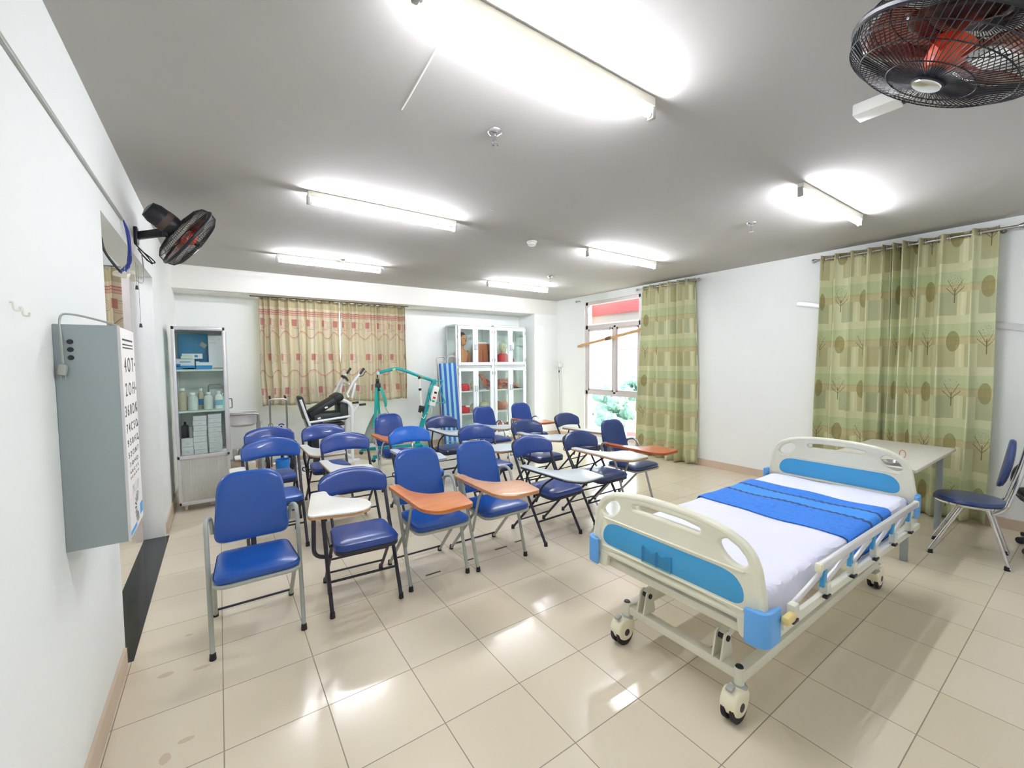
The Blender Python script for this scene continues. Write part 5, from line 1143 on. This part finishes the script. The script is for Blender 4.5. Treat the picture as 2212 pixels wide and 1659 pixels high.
# ------------------------------------------------------------------ view outside the window
struct(MB().b2(XR + .2, 420, -200, 420, -9.4, -9.2).build('ground_outside', mat('pale_ground', 'c9c2b8', .9, var=.15, scale=.1), smooth=False))
can = struct(MB().b2(6.5, 7.3, 4.2, 8.2, 2.36, 2.53, .01).build('outside_canopy', mat('canopy_concrete', 'b5aeb0', .8), smooth=False))
MB().b2(6.46, 6.5, 4.2, 8.2, 2.52, 2.86, .004).build('canopy_fascia', mat('red_fascia', 'c05a60', .6), can, smooth=False)
struct(MB().b2(6.2, 6.5, 6.38, 6.9, -.4, 2.9).build('outside_pier', mat('outside_pier_paint', 'e3c49a', .8), smooth=False))
LEAF = mat('foliage', '6d9080', .9, var=.3, scale=3); BARK = mat('bark', '6b5a4a', .9)
rr = random.Random(5)
def tree(x, y, h, label):
    t = thing('tree', label, 'tree', (x, y, -9.2), 0, 'trees outside the window')
    MB().tube([(0, 0, 0), (.1, 0, h * .5)], [.22, .14], 8).build('trunk', BARK, t)
    m = MB()
    for i in range(26):
        a = rr.uniform(0, 2 * pi); d = rr.uniform(0, .42) * h; z = rr.uniform(.38, .9) * h
        r_ = h * rr.uniform(.10, .18) * (1.2 - .5 * z / h); m.ell((d * cos(a), d * sin(a), z), (r_, r_, r_ * .8), rotm(rr.random(), rr.random(), 0), 9, 6)
    for v in m.bm.verts: v.co += Vector((rr.gauss(0, 1), rr.gauss(0, 1), rr.gauss(0, 1))) * h * .014
    m.build('foliage', LEAF, t, smooth=False)
tn = ('leafy tree outside, nearest the window pole side of the glass', 'tall leafy tree outside, in the middle of the lower pane', 'leafy tree outside, behind the middle one', 'leafy tree outside, towards the green curtain', 'distant tree outside, beside the blue hoarding', 'distant tree outside, seen through the sliding pane near the curtain')
for k, (d, a, h) in enumerate(((62, 43.2, 6.2), (58, 48.2, 6.0), (70, 48.0, 7.2), (60, 54.2, 6.2), (96, 42.2, 9.0), (92, 51.2, 7.6))):
    tree(d * sin(radians(a)), d * cos(radians(a)), h, tn[k])
def house(d, a, w_, dp, h, wall, roof, label, rz=.6):
    t = thing('building', label, 'building', (d * sin(radians(a)), d * cos(radians(a)), -9.2), rz, 'buildings outside the window')
    MB().b2(-w_ / 2, w_ / 2, -dp / 2, dp / 2, 0, h).build('wall', wall, t, smooth=False)
    MB().b2(-w_ / 2 - .3, w_ / 2 + .3, -dp / 2 - .3, dp / 2 + .3, h, h + .45).build('roof', roof, t, smooth=False)
    m = MB()
    for i in range(max(2, int(w_ / 3))):
        for z in range(max(1, int(h / 3.2))): x = -w_ / 2 + (i + .5) * w_ / max(2, int(w_ / 3)); m.b2(x - .6, x + .6, -dp / 2 - .05, -dp / 2 + .05, z * 3.2 + 1, z * 3.2 + 2.4)
    m.build('window', GREYBOX, t, smooth=False)
RW = mat('outside_white', 'e8e4e2', .8); RR = mat('outside_red_roof', 'c25a58', .8); RB = mat('outside_blue', '9dbfe0', .7); RG = mat('outside_grey', 'b8b6be', .8)
house(42, 45, 10, 6, 1.9, RW, RR, 'low white building with red roof edge close below the window')
house(52, 53.5, 7, 5, 2.4, RG, RR, 'low grey building with red roof beyond the closest one')
house(24, 49, 9, 5, 1.2, RG, RW, 'low grey roofed building closest to the window')
house(104, 45.4, 7, 6, 7.5, RB, RB, 'blue hoarding-covered building in the distance')
for k, (d, a, w_, h) in enumerate(((150, 41.5, 12, 12), (185, 43.6, 11, 11), (225, 45.6, 14, 15), (170, 48.0, 12, 12), (220, 50.2, 16, 16), (150, 53.2, 12, 11))):
    house(d, a, w_, 10, h, RW, (RW, RR, RG)[k % 3], 'hazy pale building far away on the skyline, %s' % ('at the pier side of the window', 'second from the pier side', 'third from the pier side', 'fourth from the pier side', 'fifth from the pier side', 'nearest the green curtain')[k])
